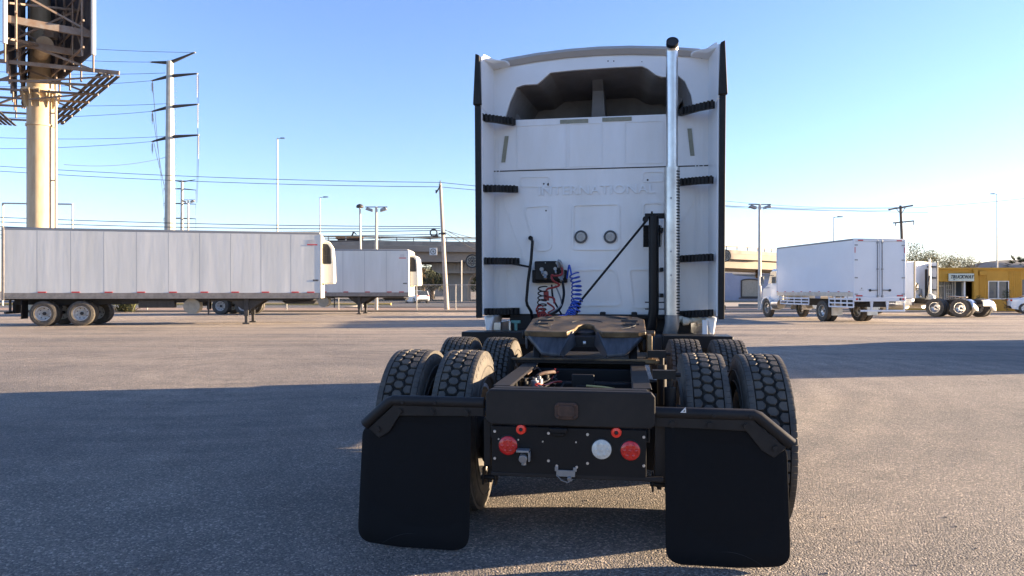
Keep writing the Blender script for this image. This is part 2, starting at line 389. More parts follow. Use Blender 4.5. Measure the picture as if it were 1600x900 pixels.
# ------------------------------------------------------------------ wheels
MCACHE = {}
def tyre_mesh(r, wd, kind):
    key = ('tyre', r, wd, kind)
    if key in MCACHE: return MCACHE[key]
    g = G(); hw = wd / 2; n = 72
    rb = r - (0.020 if kind in ('lug', 'block') else 0.0)
    prof = [(-hw * 0.78, r * 0.56), (-hw * 0.95, r * 0.62), (-hw * 1.03, r * 0.74), (-hw * 1.0, r * 0.86), (-hw * 0.92, r * 0.935),
            (-hw * 0.85, rb - 0.006), (-hw * 0.6, rb), (0, rb + 0.002), (hw * 0.6, rb), (hw * 0.85, rb - 0.006), (hw * 0.92, r * 0.935),
            (hw * 1.0, r * 0.86), (hw * 1.03, r * 0.74), (hw * 0.95, r * 0.62), (hw * 0.78, r * 0.56)]
    g.cm = 0
    if kind not in ('lug', 'block'):
        prof2 = []
        for a, q in prof: prof2.append((a, q))
        g.lathe(prof2, n=n)
        g.cm = 1
        for a in (-hw * 0.45, 0, hw * 0.45):
            g.lathe([(a - 0.006, r + 0.0015), (a + 0.006, r + 0.0015)], n=n)
    else:
        # side walls in plain rubber, tread floor darker
        g.lathe(prof[:6], n=n); g.lathe(prof[9:], n=n)
        g.cm = 1; g.lathe(prof[5:10], n=n)
        g.cm = 0
        def pt(a, s, q): t = s / r; return (a, q * math.cos(t), q * math.sin(t))
        def block(poly, q0=rb - 0.004, q1=r, ch=0.0035):
            cx = sum(p[0] for p in poly) / len(poly); cs = sum(p[1] for p in poly) / len(poly); m = len(poly)
            drop = lambda a: 0.010 * (abs(a) / hw) ** 3
            r0 = [pt(a, s_, q0 - drop(a)) for a, s_ in poly]; r1 = [pt(a, s_, q1 - ch - drop(a)) for a, s_ in poly]
            r2 = [pt(cx + (a - cx) * 0.88, cs + (s_ - cs) * 0.88, q1 - drop(a)) for a, s_ in poly]
            i0 = len(g.v)
            g.loft([r0, r1, r2], caps=False); g.add([], [])
            g.f.append(tuple(range(i0 + 2 * m, i0 + 3 * m))); g.mi.append(0)
        circ = 2 * math.pi * r
        if kind == 'lug':
            N = 48; st = circ / N; cwid = hw * 0.215
            for k in range(N):
                s0 = k * st
                hx = [(-cwid, -st * 0.18), (-cwid * 0.55, -st * 0.40), (cwid * 0.45, -st * 0.36), (cwid, -st * 0.06), (cwid, st * 0.18), (cwid * 0.55, st * 0.40), (-cwid * 0.45, st * 0.36), (-cwid, st * 0.06)]
                block([(a, s0 + s_) for a, s_ in hx])
                for sg in (-1, 1):
                    o = sg * hw * 0.43; c2 = hw * 0.165
                    hx2 = [(-c2, -st * 0.14), (-c2 * 0.4, -st * 0.40), (c2, -st * 0.40), (c2, st * 0.40), (-c2 * 0.4, st * 0.40), (-c2, st * 0.14)]
                    block([(o + sg * a, s0 + st / 2 + s_) for a, s_ in hx2])
            M = 84; sh = circ / M
            for k in range(M):
                for sg in (-1, 1):
                    a0, a1 = sg * hw * 0.635, sg * hw * 0.885
                    block([(a0, (k + .0) * sh), (a1, (k + .04) * sh), (a1, (k + .96) * sh), (a0, (k + 1.0) * sh)], ch=0.0008)
                    # shoulder scallops on the upper side wall
                    q0 = r * 0.93; aa = sg * hw * 0.93
                    if k % 2 == 0:
                        g.add([pt(aa + sg * .002, k * sh, q0), pt(aa + sg * .007, k * sh, q0 - 0.03), pt(aa + sg * .007, (k + .8) * sh, q0 - 0.03), pt(aa + sg * .002, (k + .8) * sh, q0)], [(0, 1, 2, 3)])
        else:
            N = 64; st = circ / N
            rows = [(-0.74, 0.115), (-0.44, 0.13), (-0.145, 0.125), (0.145, 0.125), (0.44, 0.13), (0.74, 0.115)]
            for ri, (o, wd2) in enumerate(rows):
                for k in range(N):
                    s0 = (k + 0.5 * (ri % 2)) * st; c2 = hw * wd2; oo = o * hw
                    block([(oo - c2, s0 - st * .42), (oo + c2 * .3, s0 - st * .46), (oo + c2, s0 - st * .34), (oo + c2 * .8, s0), (oo + c2, s0 + st * .42), (oo - c2 * .4, s0 + st * .44), (oo - c2 * .8, s0 + .1 * st)], ch=0.0025)
    # bead rings on both side walls
    g.cm = 0
    for sg in (-1, 1):
        for q in (0.80, 0.665):
            g.lathe([(sg * hw * 1.0, r * (q - .012)), (sg * (hw * 1.03 + 0.004), r * q), (sg * hw * 1.0, r * (q + .012))], n=n)
    MCACHE[key] = g.mesh('tyre', [rubber, rubberd], 40)
    return MCACHE[key]
def rim_mesh(r, wd, m, style):
    key = ('rim', r, wd, m.name, style)
    if key in MCACHE: return MCACHE[key]
    g = G(); hw = wd / 2; R0 = r * 0.56
    g.lathe([(-hw * .80, R0), (-hw * .84, R0 * 1.04), (-hw * .84, R0 * .96), (-hw * .6, R0 * .93), (hw * .6, R0 * .93), (hw * .84, R0 * .96), (hw * .84, R0 * 1.04), (hw * .80, R0)], n=40)
    MCACHE[key] = g.mesh('rim', m, 40)
    return MCACHE[key]
def disc_mesh(r, wd, m, dish, spokes=0):
    key = ('disc', r, wd, m.name, dish, spokes)
    if key in MCACHE: return MCACHE[key]
    g = G(); hw = wd / 2; R0 = r * 0.535; g.cm = 0
    # dish > 0: centre pushed outwards, < 0: recessed (outer dual)
    if spokes:
        g.cm = 1; g.lathe([(hw * .15, 0.001), (hw * .15, R0)], n=32); g.cm = 0
        for k in range(spokes):
            t = 2 * math.pi * k / spokes
            for dt in (-.10, .10):
                g.bar((hw * .62, 0.02 * math.cos(t), .02 * math.sin(t)), (hw * .66, R0 * math.cos(t + dt), R0 * math.sin(t + dt)), 0.028, 0.03, up=(1, 0, 0))
        g.lathe([(hw * .6, 0.001), (hw * .72, .03), (hw * .6, .05)], n=16)
    else:
        e = dish
        g.lathe([(e * .55, R0), (e * .3, R0 * .9), (e * 1.0, R0 * .60), (e * 1.0, R0 * .36), (e * 1.0 + .045, R0 * .34), (e * 1.0 + .06, R0 * .22), (e + .06, 0.001)], n=40)
        g.cm = 1
        for k in range(8):
            t = 2 * math.pi * (k + .5) / 8; c = Vector((e * .72, R0 * .76 * math.cos(t), R0 * .76 * math.sin(t)))
            g.cyl(c + Vector((-.01, 0, 0)), c + Vector((abs(e) * .12 + .012, 0, 0)), r * .045, n=10)
        g.cyl((e + .05, 0, 0), (e + .085, 0, 0), R0 * .20, n=16)
        g.cm = 0
        for k in range(10):
            t = 2 * math.pi * k / 10; c = Vector((e + .0, R0 * .47 * math.cos(t), R0 * .47 * math.sin(t)))
            g.cyl(c, c + Vector((.035, 0, 0)), .013, n=6)
    MCACHE[key] = g.mesh('wheel', [m, hubm], 40)
    return MCACHE[key]
def wheel(parent, x, y, z, r, wd, side, kind='plain', m=None, dish=-.06, spokes=0, axis='x', spin=0.0, name='wheel'):
    """disc mesh is the wheel part; tyre and rim are its sub-parts. side=+1: outer face towards +axis"""
    m = m or whee
    o = link(name, disc_mesh(r, wd, m, dish, spokes), parent); o.location = (x, y, z)
    a = spin
    if axis == 'x': o.rotation_euler = (a, 0, 0 if side > 0 else math.pi)
    else: o.rotation_euler = (a, 0, R(90) if side > 0 else R(-90))
    link('tyre', tyre_mesh(r, wd, kind), o); link('rim', rim_mesh(r, wd, m, 0), o)
    return o

# ------------------------------------------------------------------ GROUND
def sheet_obj(name, x0, x1, y0, y1, z, m, label):
    g = G(); g.add([(x0, y0, z), (x1, y0, z), (x1, y1, z), (x0, y1, z)], [(0, 1, 2, 3)])
    return struct(g.build(name, m, smooth=0, recalc=False), label)
land = mat('far_ground', (0.20, 0.16, 0.12), 0.95, var=0.3, vscale=0.05)
sheet_obj('ground', -4500, 4500, -200, 4600, -0.012, land, 'dry tan ground reaching to the horizon')
sheet_obj('parking_lot', -120, 120, -40, 48, 0.0, asph, 'speckled grey asphalt of the truck lot in low sun')
g = G(); g.box(-120, 33, 48.0, 48.22, -.05, .13); struct(g.build('kerb', sidewalk, bevel=.02), 'pale concrete kerb at the far edge of the lot')
sheet_obj('verge', -120, 120, 48.22, 60, 0.010, soil, 'reddish brown bare soil strip behind the lot kerb')
sheet_obj('road', -300, 300, 60, 112, 0.004, road, 'grey road running past under the bridge')
g = G(); g.box(-14, 80, 60, 60.25, 0, .12); g.box(-14.2, -13.9, 60, 66, 0, .12); struct(g.build('road_kerb', sidewalk, bevel=.02), 'pale kerb along the near side of the road')
g = G(); g.box(-200, -12.2, 71, 71.5, 0, .22); struct(g.build('yellow_kerb', yellowk, bevel=.03), 'yellow painted kerb along the road behind the trailers')
g = G(); g.box(-60, -13, 112, 116, 0, .2); struct(g.build('median', sidewalk, bevel=.03), 'pale raised road median under the bridge')
sheet_obj('pavement', -300, 300, 116.3, 132, 0.012, sidewalk, 'pale pavement on the far side of the road')
g = G(); g.box(20, 60, 62, 62.3, 0, .3); struct(g.build('pavement_edge', concrete, bevel=.03), 'low concrete edge before the blue wall')
sheet_obj('side_pavement', 10, 46, 62.3, 88, 0.016, sidewalk, 'pale pavement in front of the blue wall')

g = G(); rp = random.Random(21)
for k in range(420):
    d = 3.2 + 16 * rp.random() ** 1.8; x = rp.uniform(-.8, .8) * d; r = rp.uniform(.003, .010)
    a = rp.uniform(0, 3); P_ = [(x + r * rp.uniform(.7, 1.2) * math.cos(a + t), d + r * rp.uniform(.7, 1.2) * math.sin(a + t), .001) for t in (0, 1.25, 2.5, 3.75, 5)]
    g.loft([P_, [(x + (p[0] - x) * .8, d + (p[1] - d) * .8, r * .8) for p in P_]])
pb = g.build('pebbles', mat('loose_stone', (0.10, 0.09, 0.08), 0.9, c2=(0.32, 0.28, 0.24), vscale=6), smooth=0); struct(pb, 'loose grit and pebbles on the asphalt', 'stuff')

# hills
def hill(pts, d0, d1, label):
    g = G(); N = len(pts)
    r0 = [(x * 1.0, d0, -1) for x, z in pts]; r1 = [(x, (d0 + d1) / 2 + 40 * math.sin(i * 1.7), z * .72) for i, (x, z) in enumerate(pts)]; r2 = [(x, d1, z) for x, z in pts]; r3 = [(x, d1 + 900, -1) for x, z in pts]
    g.loft([r0, r1, r2, r3], closed=False, caps=False)
    return struct(g.build('hills', hillm, smooth=60), label)
H1 = []
for i in range(60):
    px = 1380 + i * 16; x = (px - 800) * 3400 / F
    yy = 437 - 30 * (1 - math.exp(-max(0, px - 1440) / 60)) - 8 * math.exp(-((px - 1800) / 200) ** 2) - 1.6 * math.sin(px * .021) - 1.1 * math.sin(px * .057 + 1)
    H1.append((x, CAM_H + (455 - yy) * 3400 / F))
hill(H1, 2500, 3400, 'low hazy blue hills on the horizon at the right')
H2 = []
for i in range(70):
    px = 420 + i * 12; x = (px - 800) * 3600 / F
    yy = 425 + 5 * math.sin(px * .013 + 2) + 3 * math.sin(px * .041)
    H2.append((x, CAM_H + (455 - yy) * 3600 / F))
hill(H2, 2700, 3600, 'grey hill seen far off beneath the bridge')

# ------------------------------------------------------------------ MAIN TRUCK
TX, TY, YAW = 0.443, 4.531, 9.05
cy_, sy_ = math.cos(R(YAW)), math.sin(R(YAW))
truck = thing('semi_truck', 'white semi truck tractor with tall sleeper cab seen from behind, nearest vehicle', 'semi truck', (TX, TY, 0), -R(YAW))
def L(px, py, Y):
    """photo pixel -> (X, z) on the truck's own plane at Y"""
    q = (px - 800) / F
    X = (q * (TY + Y * cy_) - TX - Y * sy_) / (cy_ + q * sy_)
    d = TY - X * sy_ + Y * cy_
    return X, CAM_H - (py - 455) * d / F
YB = 3.15     # plane of the cab's back wall
YE = 2.70     # trailing edge of the side extenders
def B(px, py): return L(px, py, YB - .01)

# body shell : lofted sections front to back
def sect(Y, w_, zb, zt, r=.22, crown=.05, n=6):
    pts = [(-w_, Y, zb), (-w_, Y, (zb + zt - r) / 2), (-w_, Y, zt - r - crown)]
    for k in range(1, n + 1):
        t = R(180 - 90 * k / n); pts.append((-w_ + r + r * math.cos(t), Y, zt - r - crown + r * math.sin(t)))
    for k in range(1, 6):
        x = -w_ + r + (2 * (w_ - r)) * k / 6; pts.append((x, Y, zt - crown * (x / (w_ - r)) ** 2))
    for k in range(0, n + 1):
        t = R(90 - 90 * k / n); pts.append((w_ - r + r * math.cos(t), Y, zt - r - crown + r * math.sin(t)))
    pts += [(w_, Y, (zb + zt - r) / 2), (w_, Y, zb)]
    return pts
WB = 1.165
ZP = 3.30     # top of flat back panel / floor of the roof cavity
g = G()
rings = [sect(YB + .03, WB, 1.12, 4.045, .15, .075), sect(3.7, WB, 1.10, 4.035, .18, .075), sect(4.2, WB, 1.10, 3.95), sect(4.7, WB - .02, 1.10, 3.68, .26), sect(5.1, WB - .05, 1.05, 3.30, .3), sect(5.4, WB - .08, 1.0, 2.75, .3)]
rr_ = rings[0]
# hollow at the back: no cap there, cap at the front only
n_ = len(rr_)
g.loft(rings, closed=True, caps=False); g.f.append(tuple(range(5 * n_, 6 * n_))); g.mi.append(0)
g.build('cab', white, truck, smooth=50)
g = G()
hs = [sect(5.38, 1.02, .85, 2.05, .2), sect(5.9, .98, .80, 1.92, .25), sect(6.35, .90, .72, 1.72, .3), sect(6.62, .80, .66, 1.42, .3)]
g.loft(hs); g.build('hood', white, truck, smooth=50)  # unseen hood, shaped short so the truck's cast shadow ends sooner
g = G(); g.box(-1.12, 1.12, 6.48, 6.70, .38, .72); g.build('bumper', blackpl, truck, bevel=.05)
g = G(); g.box(-.45, .45, 6.56, 6.66, .75, 1.35); g.build('grille', steel, truck, bevel=.03)
for s in (-1, 1):
    g = G(); g.box(s * .72 - .14, s * .72 + .14, 6.45, 6.62, .86, 1.06); g.build('headlight', clearlens, truck, bevel=.03)
g = G(); g.prism([(5.06, 2.62), (5.42, 2.02), (5.455, 2.03), (5.10, 2.64)], -.95, .95, 'yz'); g.build('windscreen', glass, truck)
for s in (-1, 1):
    g = G(); x = s * (WB + .004); xx = sorted((x, x + s * .012))
    g.prism([(4.35, 2.0), (5.12, 2.0), (4.98, 2.55), (4.45, 2.6)], xx[0], xx[1], 'yz'); g.build('side_window', glass, truck)
    g = G(); g.prism([(3.3, .36), (6.0, .36), (6.0, 1.02), (3.3, 1.06)], s * 1.19, s * 1.21, 'yz')
    g.build('side_skirt', white, truck, bevel=.006)
    g = G(); g.cyl((s * .83, 3.6, .68), (s * .83, 5.0, .68), .30, n=24); g.build('fuel_tank', alu, truck)
    g = G(); g.tube([(s * 1.15, 5.2, 2.2), (s * 1.32, 5.25, 2.25), (s * 1.34, 5.25, 1.9)], .016); g.box(min(s * 1.22, s * 1.42), max(s * 1.22, s * 1.42), 5.2, 5.3, 1.95, 2.45)
    g.build('mirror', blackpl, truck, bevel=.01)

# upper back: frame round the roof cavity
cent = Vector((0, 3.62))
outer_poly = [(p[0], p[2]) for p in sect(0, WB, ZP, 4.045, .15, .075)]
outer_poly[0] = (-WB, ZP - .004); outer_poly[-1] = (WB, ZP - .004)
ip = [(788, 183), (797, 158), (807, 136), (820, 132), (840, 131), (850, 122), (860, 113), (900, 109), (960, 105), (1003, 103), (1012, 107), (1024, 116), (1034, 120), (1060, 118), (1070, 126), (1080, 148), (1085, 172)]
inner_poly = [B(*p) for p in ip]
inner_poly[0] = (inner_poly[0][0], ZP + .012); inner_poly[-1] = (inner_poly[-1][0], ZP + .012)
def ray_hit(poly, ang, c):
    d = Vector((math.cos(ang), math.sin(ang))); best = None
    for i in range(len(poly)):
        a = Vector(poly[i]) - c; b = Vector(poly[(i + 1) % len(poly)]) - c; e = b - a
        den = d.x * e.y - d.y * e.x
        if abs(den) < 1e-9: continue
        t = (a.x * e.y - a.y * e.x) / den; u = (a.x * d.y - a.y * d.x) / den
        if t > 0 and -1e-6 <= u <= 1 + 1e-6 and (best is None or t > best): best = t
    return c + d * best
angs = sorted(set([round(math.atan2(p[1] - cent.y, p[0] - cent.x), 4) for p in outer_poly + inner_poly]))
ob = [tuple(ray_hit(outer_poly, a, cent)) for a in angs]; ib = [tuple(ray_hit(inner_poly, a, cent)) for a in angs]
g = G(); g.band(ob, ib, YB, YB + .04)
# slim raised lip round the roof edge
g.build('roof_back_frame', white, truck, smooth=50, bevel=.006)
g = G()
mid = [((p[0]) * .97, cent.y + (p[1] - cent.y) * .93) for p in ib]; far = [((p[0]) * .86, cent.y + (p[1] - cent.y) * .72 - .02) for p in ib]
g.loft([[(p[0], YB + .041, p[1]) for p in ib], [(p[0], YB + .10, p[1]) for p in mid], [(p[0], YB + .95, p[1]) for p in far]], caps=False)
n0 = len(ib); g.f.append(tuple(range(2 * n0, 3 * n0))); g.mi.append(0)
x0 = B(932, 150)[0]
g.loft([[(x0 - .085, YB + .55, ZP + .03), (x0 + .085, YB + .55, ZP + .03), (x0 + .11, YB + .9, ZP + .03), (x0 - .11, YB + .9, ZP + .03)], [(x0 - .06, YB + .45, 3.72), (x0 + .06, YB + .45, 3.72), (x0 + .08, YB + .9, 3.72), (x0 - .08, YB + .9, 3.72)], [(x0 - .06, YB + .22, 3.84), (x0 + .06, YB + .22, 3.84), (x0 + .08, YB + .9, 3.9), (x0 - .08, YB + .9, 3.9)]])
g.prism([(x0 - .9, ZP + .03), (x0 - .84, ZP + .03), (x0 - .99, 3.6), (x0 - 1.04, 3.6)], YB + .3, YB + .85)
g.prism([(x0 + .72, ZP + .03), (x0 + .78, ZP + .03), (x0 + 1.0, 3.62), (x0 + .94, 3.62)], YB + .3, YB + .85)
g.build('roof_cavity', cavity, truck, smooth=40, recalc=False)
# roof rear lip (grey-dark strip seen above the frame)
g = G()
top = [p for p in outer_poly if p[1] > 3.80 and abs(p[0]) < 1.10]
top = [(p[0], p[1] + .004) for p in top]
g.loft([[(p[0], YB - .015, p[1] - .075) for p in top], [(p[0], YB - .05, p[1] - .02) for p in top], [(p[0], YB - .03, p[1] + .015) for p in top], [(p[0], YB + .08, p[1] + .012) for p in top]], closed=False, caps=False)
g.build('roof_trim', mat('grey_trim', (0.34, 0.33, 0.32), 0.6), truck, smooth=50)

# back panel with embossed swages and raised letters
g = G()
g.box(-WB, WB, YB, YB + .03, 1.17, ZP)
def swage(pts, r=.05, wdt=.020, hgt=.011):
    p = roundpoly([B(*q) for q in pts], r)
    g.band(p, inset(p, wdt), YB - hgt, YB + .001)
swage([(894, 319), (968, 317), (969, 391), (893, 391)])
swage([(818, 322), (861, 319), (862, 391), (838, 394), (832, 375)], .06)
swage([(1003, 316), (1037, 315), (1037, 389), (1002, 389)])
swage([(893, 421), (962, 419), (972, 478), (888, 479)], .06)
swage([(981, 420), (1020, 419), (1020, 481), (988, 482)], .05)
swage([(788, 420), (800, 420), (822, 481), (790, 480)], .03)
swage([(813, 276), (858, 275), (860, 292), (812, 292)], .03, .012, .007)
swage([(1004, 268), (1037, 267), (1037, 284), (1003, 285)], .03, .012, .007)
# upper door-like panels
swage([(807, 196), (885, 193), (885, 262), (807, 265)], .01, .009, .005)
swage([(888, 193), (941, 191), (941, 259), (888, 261)], .01, .009, .005)
swage([(976, 190), (1037, 188), (1037, 255), (976, 256)], .02, .009, .005)
a = B(768, 268); b = B(1108, 258)
zs = (a[1] + b[1]) / 2
# diagonal creases
for p, q in (((783, 305), (823, 418)), ((1093, 300), (1062, 350))):
    A = B(*p); Bq = B(*q); g.bar((A[0], YB - .001, A[1]), (Bq[0], YB - .001, Bq[1]), .012, .008, up=(0, 1, 0))
for px in (775, 780, 1087, 1092, 1099):
    X, _ = B(px, 380); g.box(X - .005, X + .005, YB - .005, YB + .001, 1.2, 3.1)
g.build('back_panel', mat('used_white_paint', (0.76, 0.77, 0.78), 0.36, coat=0.2, var=.2, vscale=2.2, c2=(0.66, 0.655, 0.63), stretch=(1.4, 1, .35), vcontrast=.8), truck, smooth=30, bevel=.003)
g = G(); g.box(-WB - .004, WB + .004, YB - .003, YB + .004, zs - .006, zs + .006); g.build('panel_seam', dark, truck)
me = text_mesh('INTERNATIONAL', .142, .0075, bold=.0)
me.materials.append(white)
o = link('raised_lettering', me, truck); Xc, zc = B(931, 297); o.location = (Xc, YB - .004, zc); o.rotation_euler = (R(90), 0, 0); o.scale = (1.15, 1, 1)
# round vents
mat('vent_grey', (0.50, 0.50, 0.48), 0.5, var=.3, vscale=30)
for px in (907.5, 953.5):
    X, z = B(px, 370)
    g = G(); g.lathe([(-.001, .072), (-.022, .070), (-.024, .058), (-.012, .054)], (X, YB, z), 'y', 32); g.cyl((X, YB - .004, z), (X, YB - .001, z), .06, n=28)
    o = g.build('vent_ring', steel_dark, truck)
    g = G(); g.lathe([(-.006, .055), (-.020, .048), (-.022, .030), (-.017, .028), (-.017, .001)], (X, YB, z), 'y', 32)
    for k in range(-3, 4): g.box(X - .04, X + .04, YB - .024, YB - .018, z + k * .011 - .002, z + k * .011 + .002)
    g.build('vent_cap', MATS['vent_grey'], o, bevel=.001)
# holes, latch dots
for px, py, r in ((857, 288, .017), (849.5, 287, .009), (1012, 281, .010), (853, 329, .009), (950, 95, .007), (959, 95, .007), (1003, 96, .005)):
    X, z = B(px, py); g = G(); g.cyl((X, YB - .003, z), (X, YB + .004, z), r, n=14); g.build('bolt_hole', dark, truck)
for x0, x1, y0, y1 in ((875, 919, 185.5, 193.5), (941, 987, 182, 190)):
    a = B(x0, y1); b = B(x1, y0); g = G(); g.box(a[0], b[0], YB - .008, YB - .0045, a[1], b[1] - .0); o = g.build('reflective_strip', olive, truck)
for c, s in (((789, 233), .05), ((1079, 222), -.05)):
    X, z = B(*c); g = G(); g.prism([(X - .022 - s * .4, z - .145), (X + .022 - s * .4, z - .145), (X + .026 + s * .3, z + .145), (X - .018 + s * .3, z + .145)], YB - .008, YB - .004); g.build('reflective_strip', olive, truck)

# side extenders
for s in (-1, 1):
    g = G()
    x = s * 1.20
    # white panel between cab corner and trailing edge, slight flare outwards and a peaked top corner
    for z0, z1, o0, o1 in ((1.17, 3.335, 0, .015), (3.338, 3.88, .015, .02)):
        g.add([(s * WB, YB + .04, z0), (x + s * o0, YE, z0), (x + s * o1, YE, z1), (s * WB, YB + .04, z1 + (.02 if z0 > 2 else 0)),
               (s * (WB - .015), YB + .04, z0), (x + s * (o0 - .02), YE, z0), (x + s * (o1 - .02), YE, z1), (s * (WB - .015), YB + .04, z1 + (.02 if z0 > 2 else 0))],
              [(0, 1, 2, 3), (7, 6, 5, 4), (0, 4, 5, 1), (1, 5, 6, 2), (2, 6, 7, 3), (3, 7, 4, 0)])
    g.build('side_extender', white, truck, smooth=0, bevel=.004)
    # roof side wing sloping up to the outer corner
    g = G()
    g.loft([[(s * .93, YB + .10, 3.965), (s * 1.10, YB + .06, 3.94), (s * 1.175, YB, 3.91), (s * 1.175, YB, 3.87), (s * 1.08, YB + .06, 3.88), (s * .93, YB + .10, 3.90)], [(s * 1.0, YB - .12, 3.935), (s * 1.12, YB - .18, 3.935), (s * 1.19, YE + .05, 3.925), (s * 1.215, YE + .05, 3.86), (s * 1.13, YB - .18, 3.885), (s * 1.0, YB - .12, 3.915)]])
    g.build('roof_wing', white, truck, bevel=.01)
    g = G()
    g.prism([(x - s * .005, 1.14), (x + s * .055, 1.14), (x + s * .070, 3.362), (x + s * .008, 3.362)], YE - .035, YE + .012)
    g.prism([(x - s * .002, 3.366), (x + s * .085, 3.366), (x + s * .060, 3.90), (x + s * .016, 3.88)], YE - .05, YE + .005)
    g.build('extender_edge_seal', blackrub, truck, bevel=.008)
    g = G()
    g.prism([(s * 1.13, .98), (s * 1.17, .97), (s * 1.20, 1.16), (s * 1.09, 1.16)], YE + .1, YB + .25); g.build('lower_corner', white, truck, bevel=.03)
# rubber straps tying extenders to the cab
for (xa, ya), (xb, yb) in (((752, 184), (804, 192)), ((754, 295), (808, 296.5)), ((757, 408), (810, 408.5)), ((758, 487), (810, 486)),
                         ((1115, 163), (1062, 177)), ((1113, 281), (1061, 286)), ((1113, 402), (1062, 405)), ((1113, 489), (1063, 491))):
    s = -1 if xa < 900 else 1
    g = G(); A = L(xa, ya, YE + .05); Bq = B(xb, yb)
    p0 = Vector((A[0], YE + .06, A[1])); p1 = Vector((Bq[0], YB - .03, Bq[1])); mid_ = p0.lerp(p1, .45) + Vector((0, -.03, 0))
    for u, v in ((p0, mid_), (mid_, p1)): g.bar(u, v, .05, .072)
    for k in range(9):
        q = p0.lerp(p1, .06 + k * .11) + Vector((0, -.03, 0)); g.box(q.x - .012, q.x + .012, q.y - .045, q.y + .01, q.z - .037, q.z + .037)
    g.build('rubber_strap', blackrub, truck, bevel=.004)

# exhaust stack
XS, _ = L(1050, 300, 2.82); YS = 2.82
zt = L(1050, 68, YS)[1]; zsh = L(1050, 262, YS)[1]; zlo = L(1050, 492, YS)[1]
g = G()
pts = [(XS, YS, zsh - .02), (XS, YS, zt - .10)]
for k in range(1, 7):
    t = R(90 * k / 6 * .75); pts.append((XS, YS - .10 * (1 - math.cos(t)), zt - .10 + .10 * math.sin(t)))
g.tube(pts, .060, 24, caps=False); g.build('exhaust_pipe', chrome, truck, smooth=60)
e0 = Vector(pts[-1]); ed = (Vector(pts[-1]) - Vector(pts[-2])).normalized()
g = G(); g.cyl(e0 + ed * .006, e0 - ed * .01, .057, n=24); g.lathe([(0, .001)], n=3) if False else None
g.build('exhaust_mouth', dark, truck)
g = G(); g.tube([e0 - ed * .03, e0 + ed * .012], .062, 24, caps=False); g.build('exhaust_lip', blackpl, truck)
# heat shield with perforated edge
g = G()
arc = [(math.cos(R(t)) * .078, math.sin(R(t)) * .078) for t in range(150, 361, 15)]
g.loft([[(XS + a, YS + b, z) for a, b in arc] for z in (zlo, zsh)], closed=False, caps=False)
g.build('heat_shield', alu, truck, smooth=60)
g = G()
arcp = [(math.cos(R(t)) * .0795, math.sin(R(t)) * .0795) for t in (300, 307, 314, 321, 328, 335, 342)]
z = zlo + .01
while z < zsh - .03:
    g.loft([[(XS + a, YS + b, zz) for a, b in arcp] for zz in (z, z + .014)], closed=False, caps=False)
    z += .030
g.build('shield_slots', dark, truck, smooth=0)
g = G()
for zz in (zsh - .32, zsh - .86, zsh - 1.1): g.cyl((XS - .015, YS - .080, zz), (XS - .015, YS - .088, zz), .010, n=8)
g.build('shield_bolt', steel, truck)
g = G(); g.tube([(XS, YS, zlo), (XS, YS, zlo - .1), (XS - .02, YS + .03, zlo - .2), (XS - .05, YS + .15, zlo - .32)], .073, 20); g.build('muffler_pipe', steel, truck, smooth=60)
# black intake / exhaust support tube
XK, zk = L(1021.5, 338, 2.9); zkb = L(1021, 492, 2.9)[1]
g = G(); g.tube([(XK, 2.9, zk), (XK, 2.9, zkb + .05), (XK - .02, 2.92, zkb - .1), (XK - .06, 2.95, zkb - .22), (XK - .05, 3.1, zkb - .36)], [.052, .052, .056, .07, .07], 20)
g.build('support_tube', blackpl, truck, smooth=60)
g = G()
g.box(XK - .09, XK + .13, 2.88, 2.96, zk - .02, zk + .03); g.cyl((XK - .085, 2.86, zk - .03), (XK - .085, 2.93, zk - .03), .03); g.cyl((XK - .02, 2.88, zk + .02), (XK - .02, 2.88, zk + .05), .01)
for zz in (zkb + .13, zkb + .06): g.box(XK - .09, XK + .13, 2.90, 2.93, zz - .006, zz + .006)
for zz in (zk - .14, zk - .55, zk - .82): g.box(XK + .065, XK + .10, 2.9, YB, zz - .02, zz + .02)
g.build('tube_clamp', blackpl, truck, bevel=.004)
# diagonal brace
A = L(1009, 346, 2.9); Bq = L(905, 473, 2.75)
g = G(); g.tube([(A[0], 2.9, A[1]), (Bq[0], 2.75, Bq[1]), (Bq[0] - .03, 2.75, Bq[1] - .12)], .0125, 10); g.build('brace_rod', blackpl, truck)
# louvre
a = B(1005, 386); b = B(1017, 352)
g = G(); g.box(a[0], b[0] + .10, YB - .02, YB - .002, a[1], b[1])
for k in range(14): zz = a[1] + .008 + k * (b[1] - a[1] - .01) / 14; g.box(a[0] + .008, b[0] + .09, YB - .030, YB - .018, zz, zz + .007)
g.build('louvre', blackpl, truck, bevel=.002)
# grab bar on the left with its bracket
pp = [(829, 372, YB - .02), (832, 377, YB - .12), (830, 405, YB - .14), (825, 440, YB - .14), (822.5, 470, YB - .14), (824, 477, YB - .14), (830, 487, YB - .12), (832, 500, YB - .1)]
g = G(); g.tube([(L(p[0], p[1], p[2])[0], p[2], L(p[0], p[1], p[2])[1]) for p in pp], .016, 10)
X, z = L(829, 372, YB - .04); g.cyl((X, YB, z), (X, YB - .05, z), .025)
A = L(795, 411, YB - .12); Bq = L(827, 417, YB - .13); g.bar((A[0], YB - .12, A[1]), (Bq[0], YB - .13, Bq[1]), .018, .022)
g.build('grab_bar', blackpl, truck)
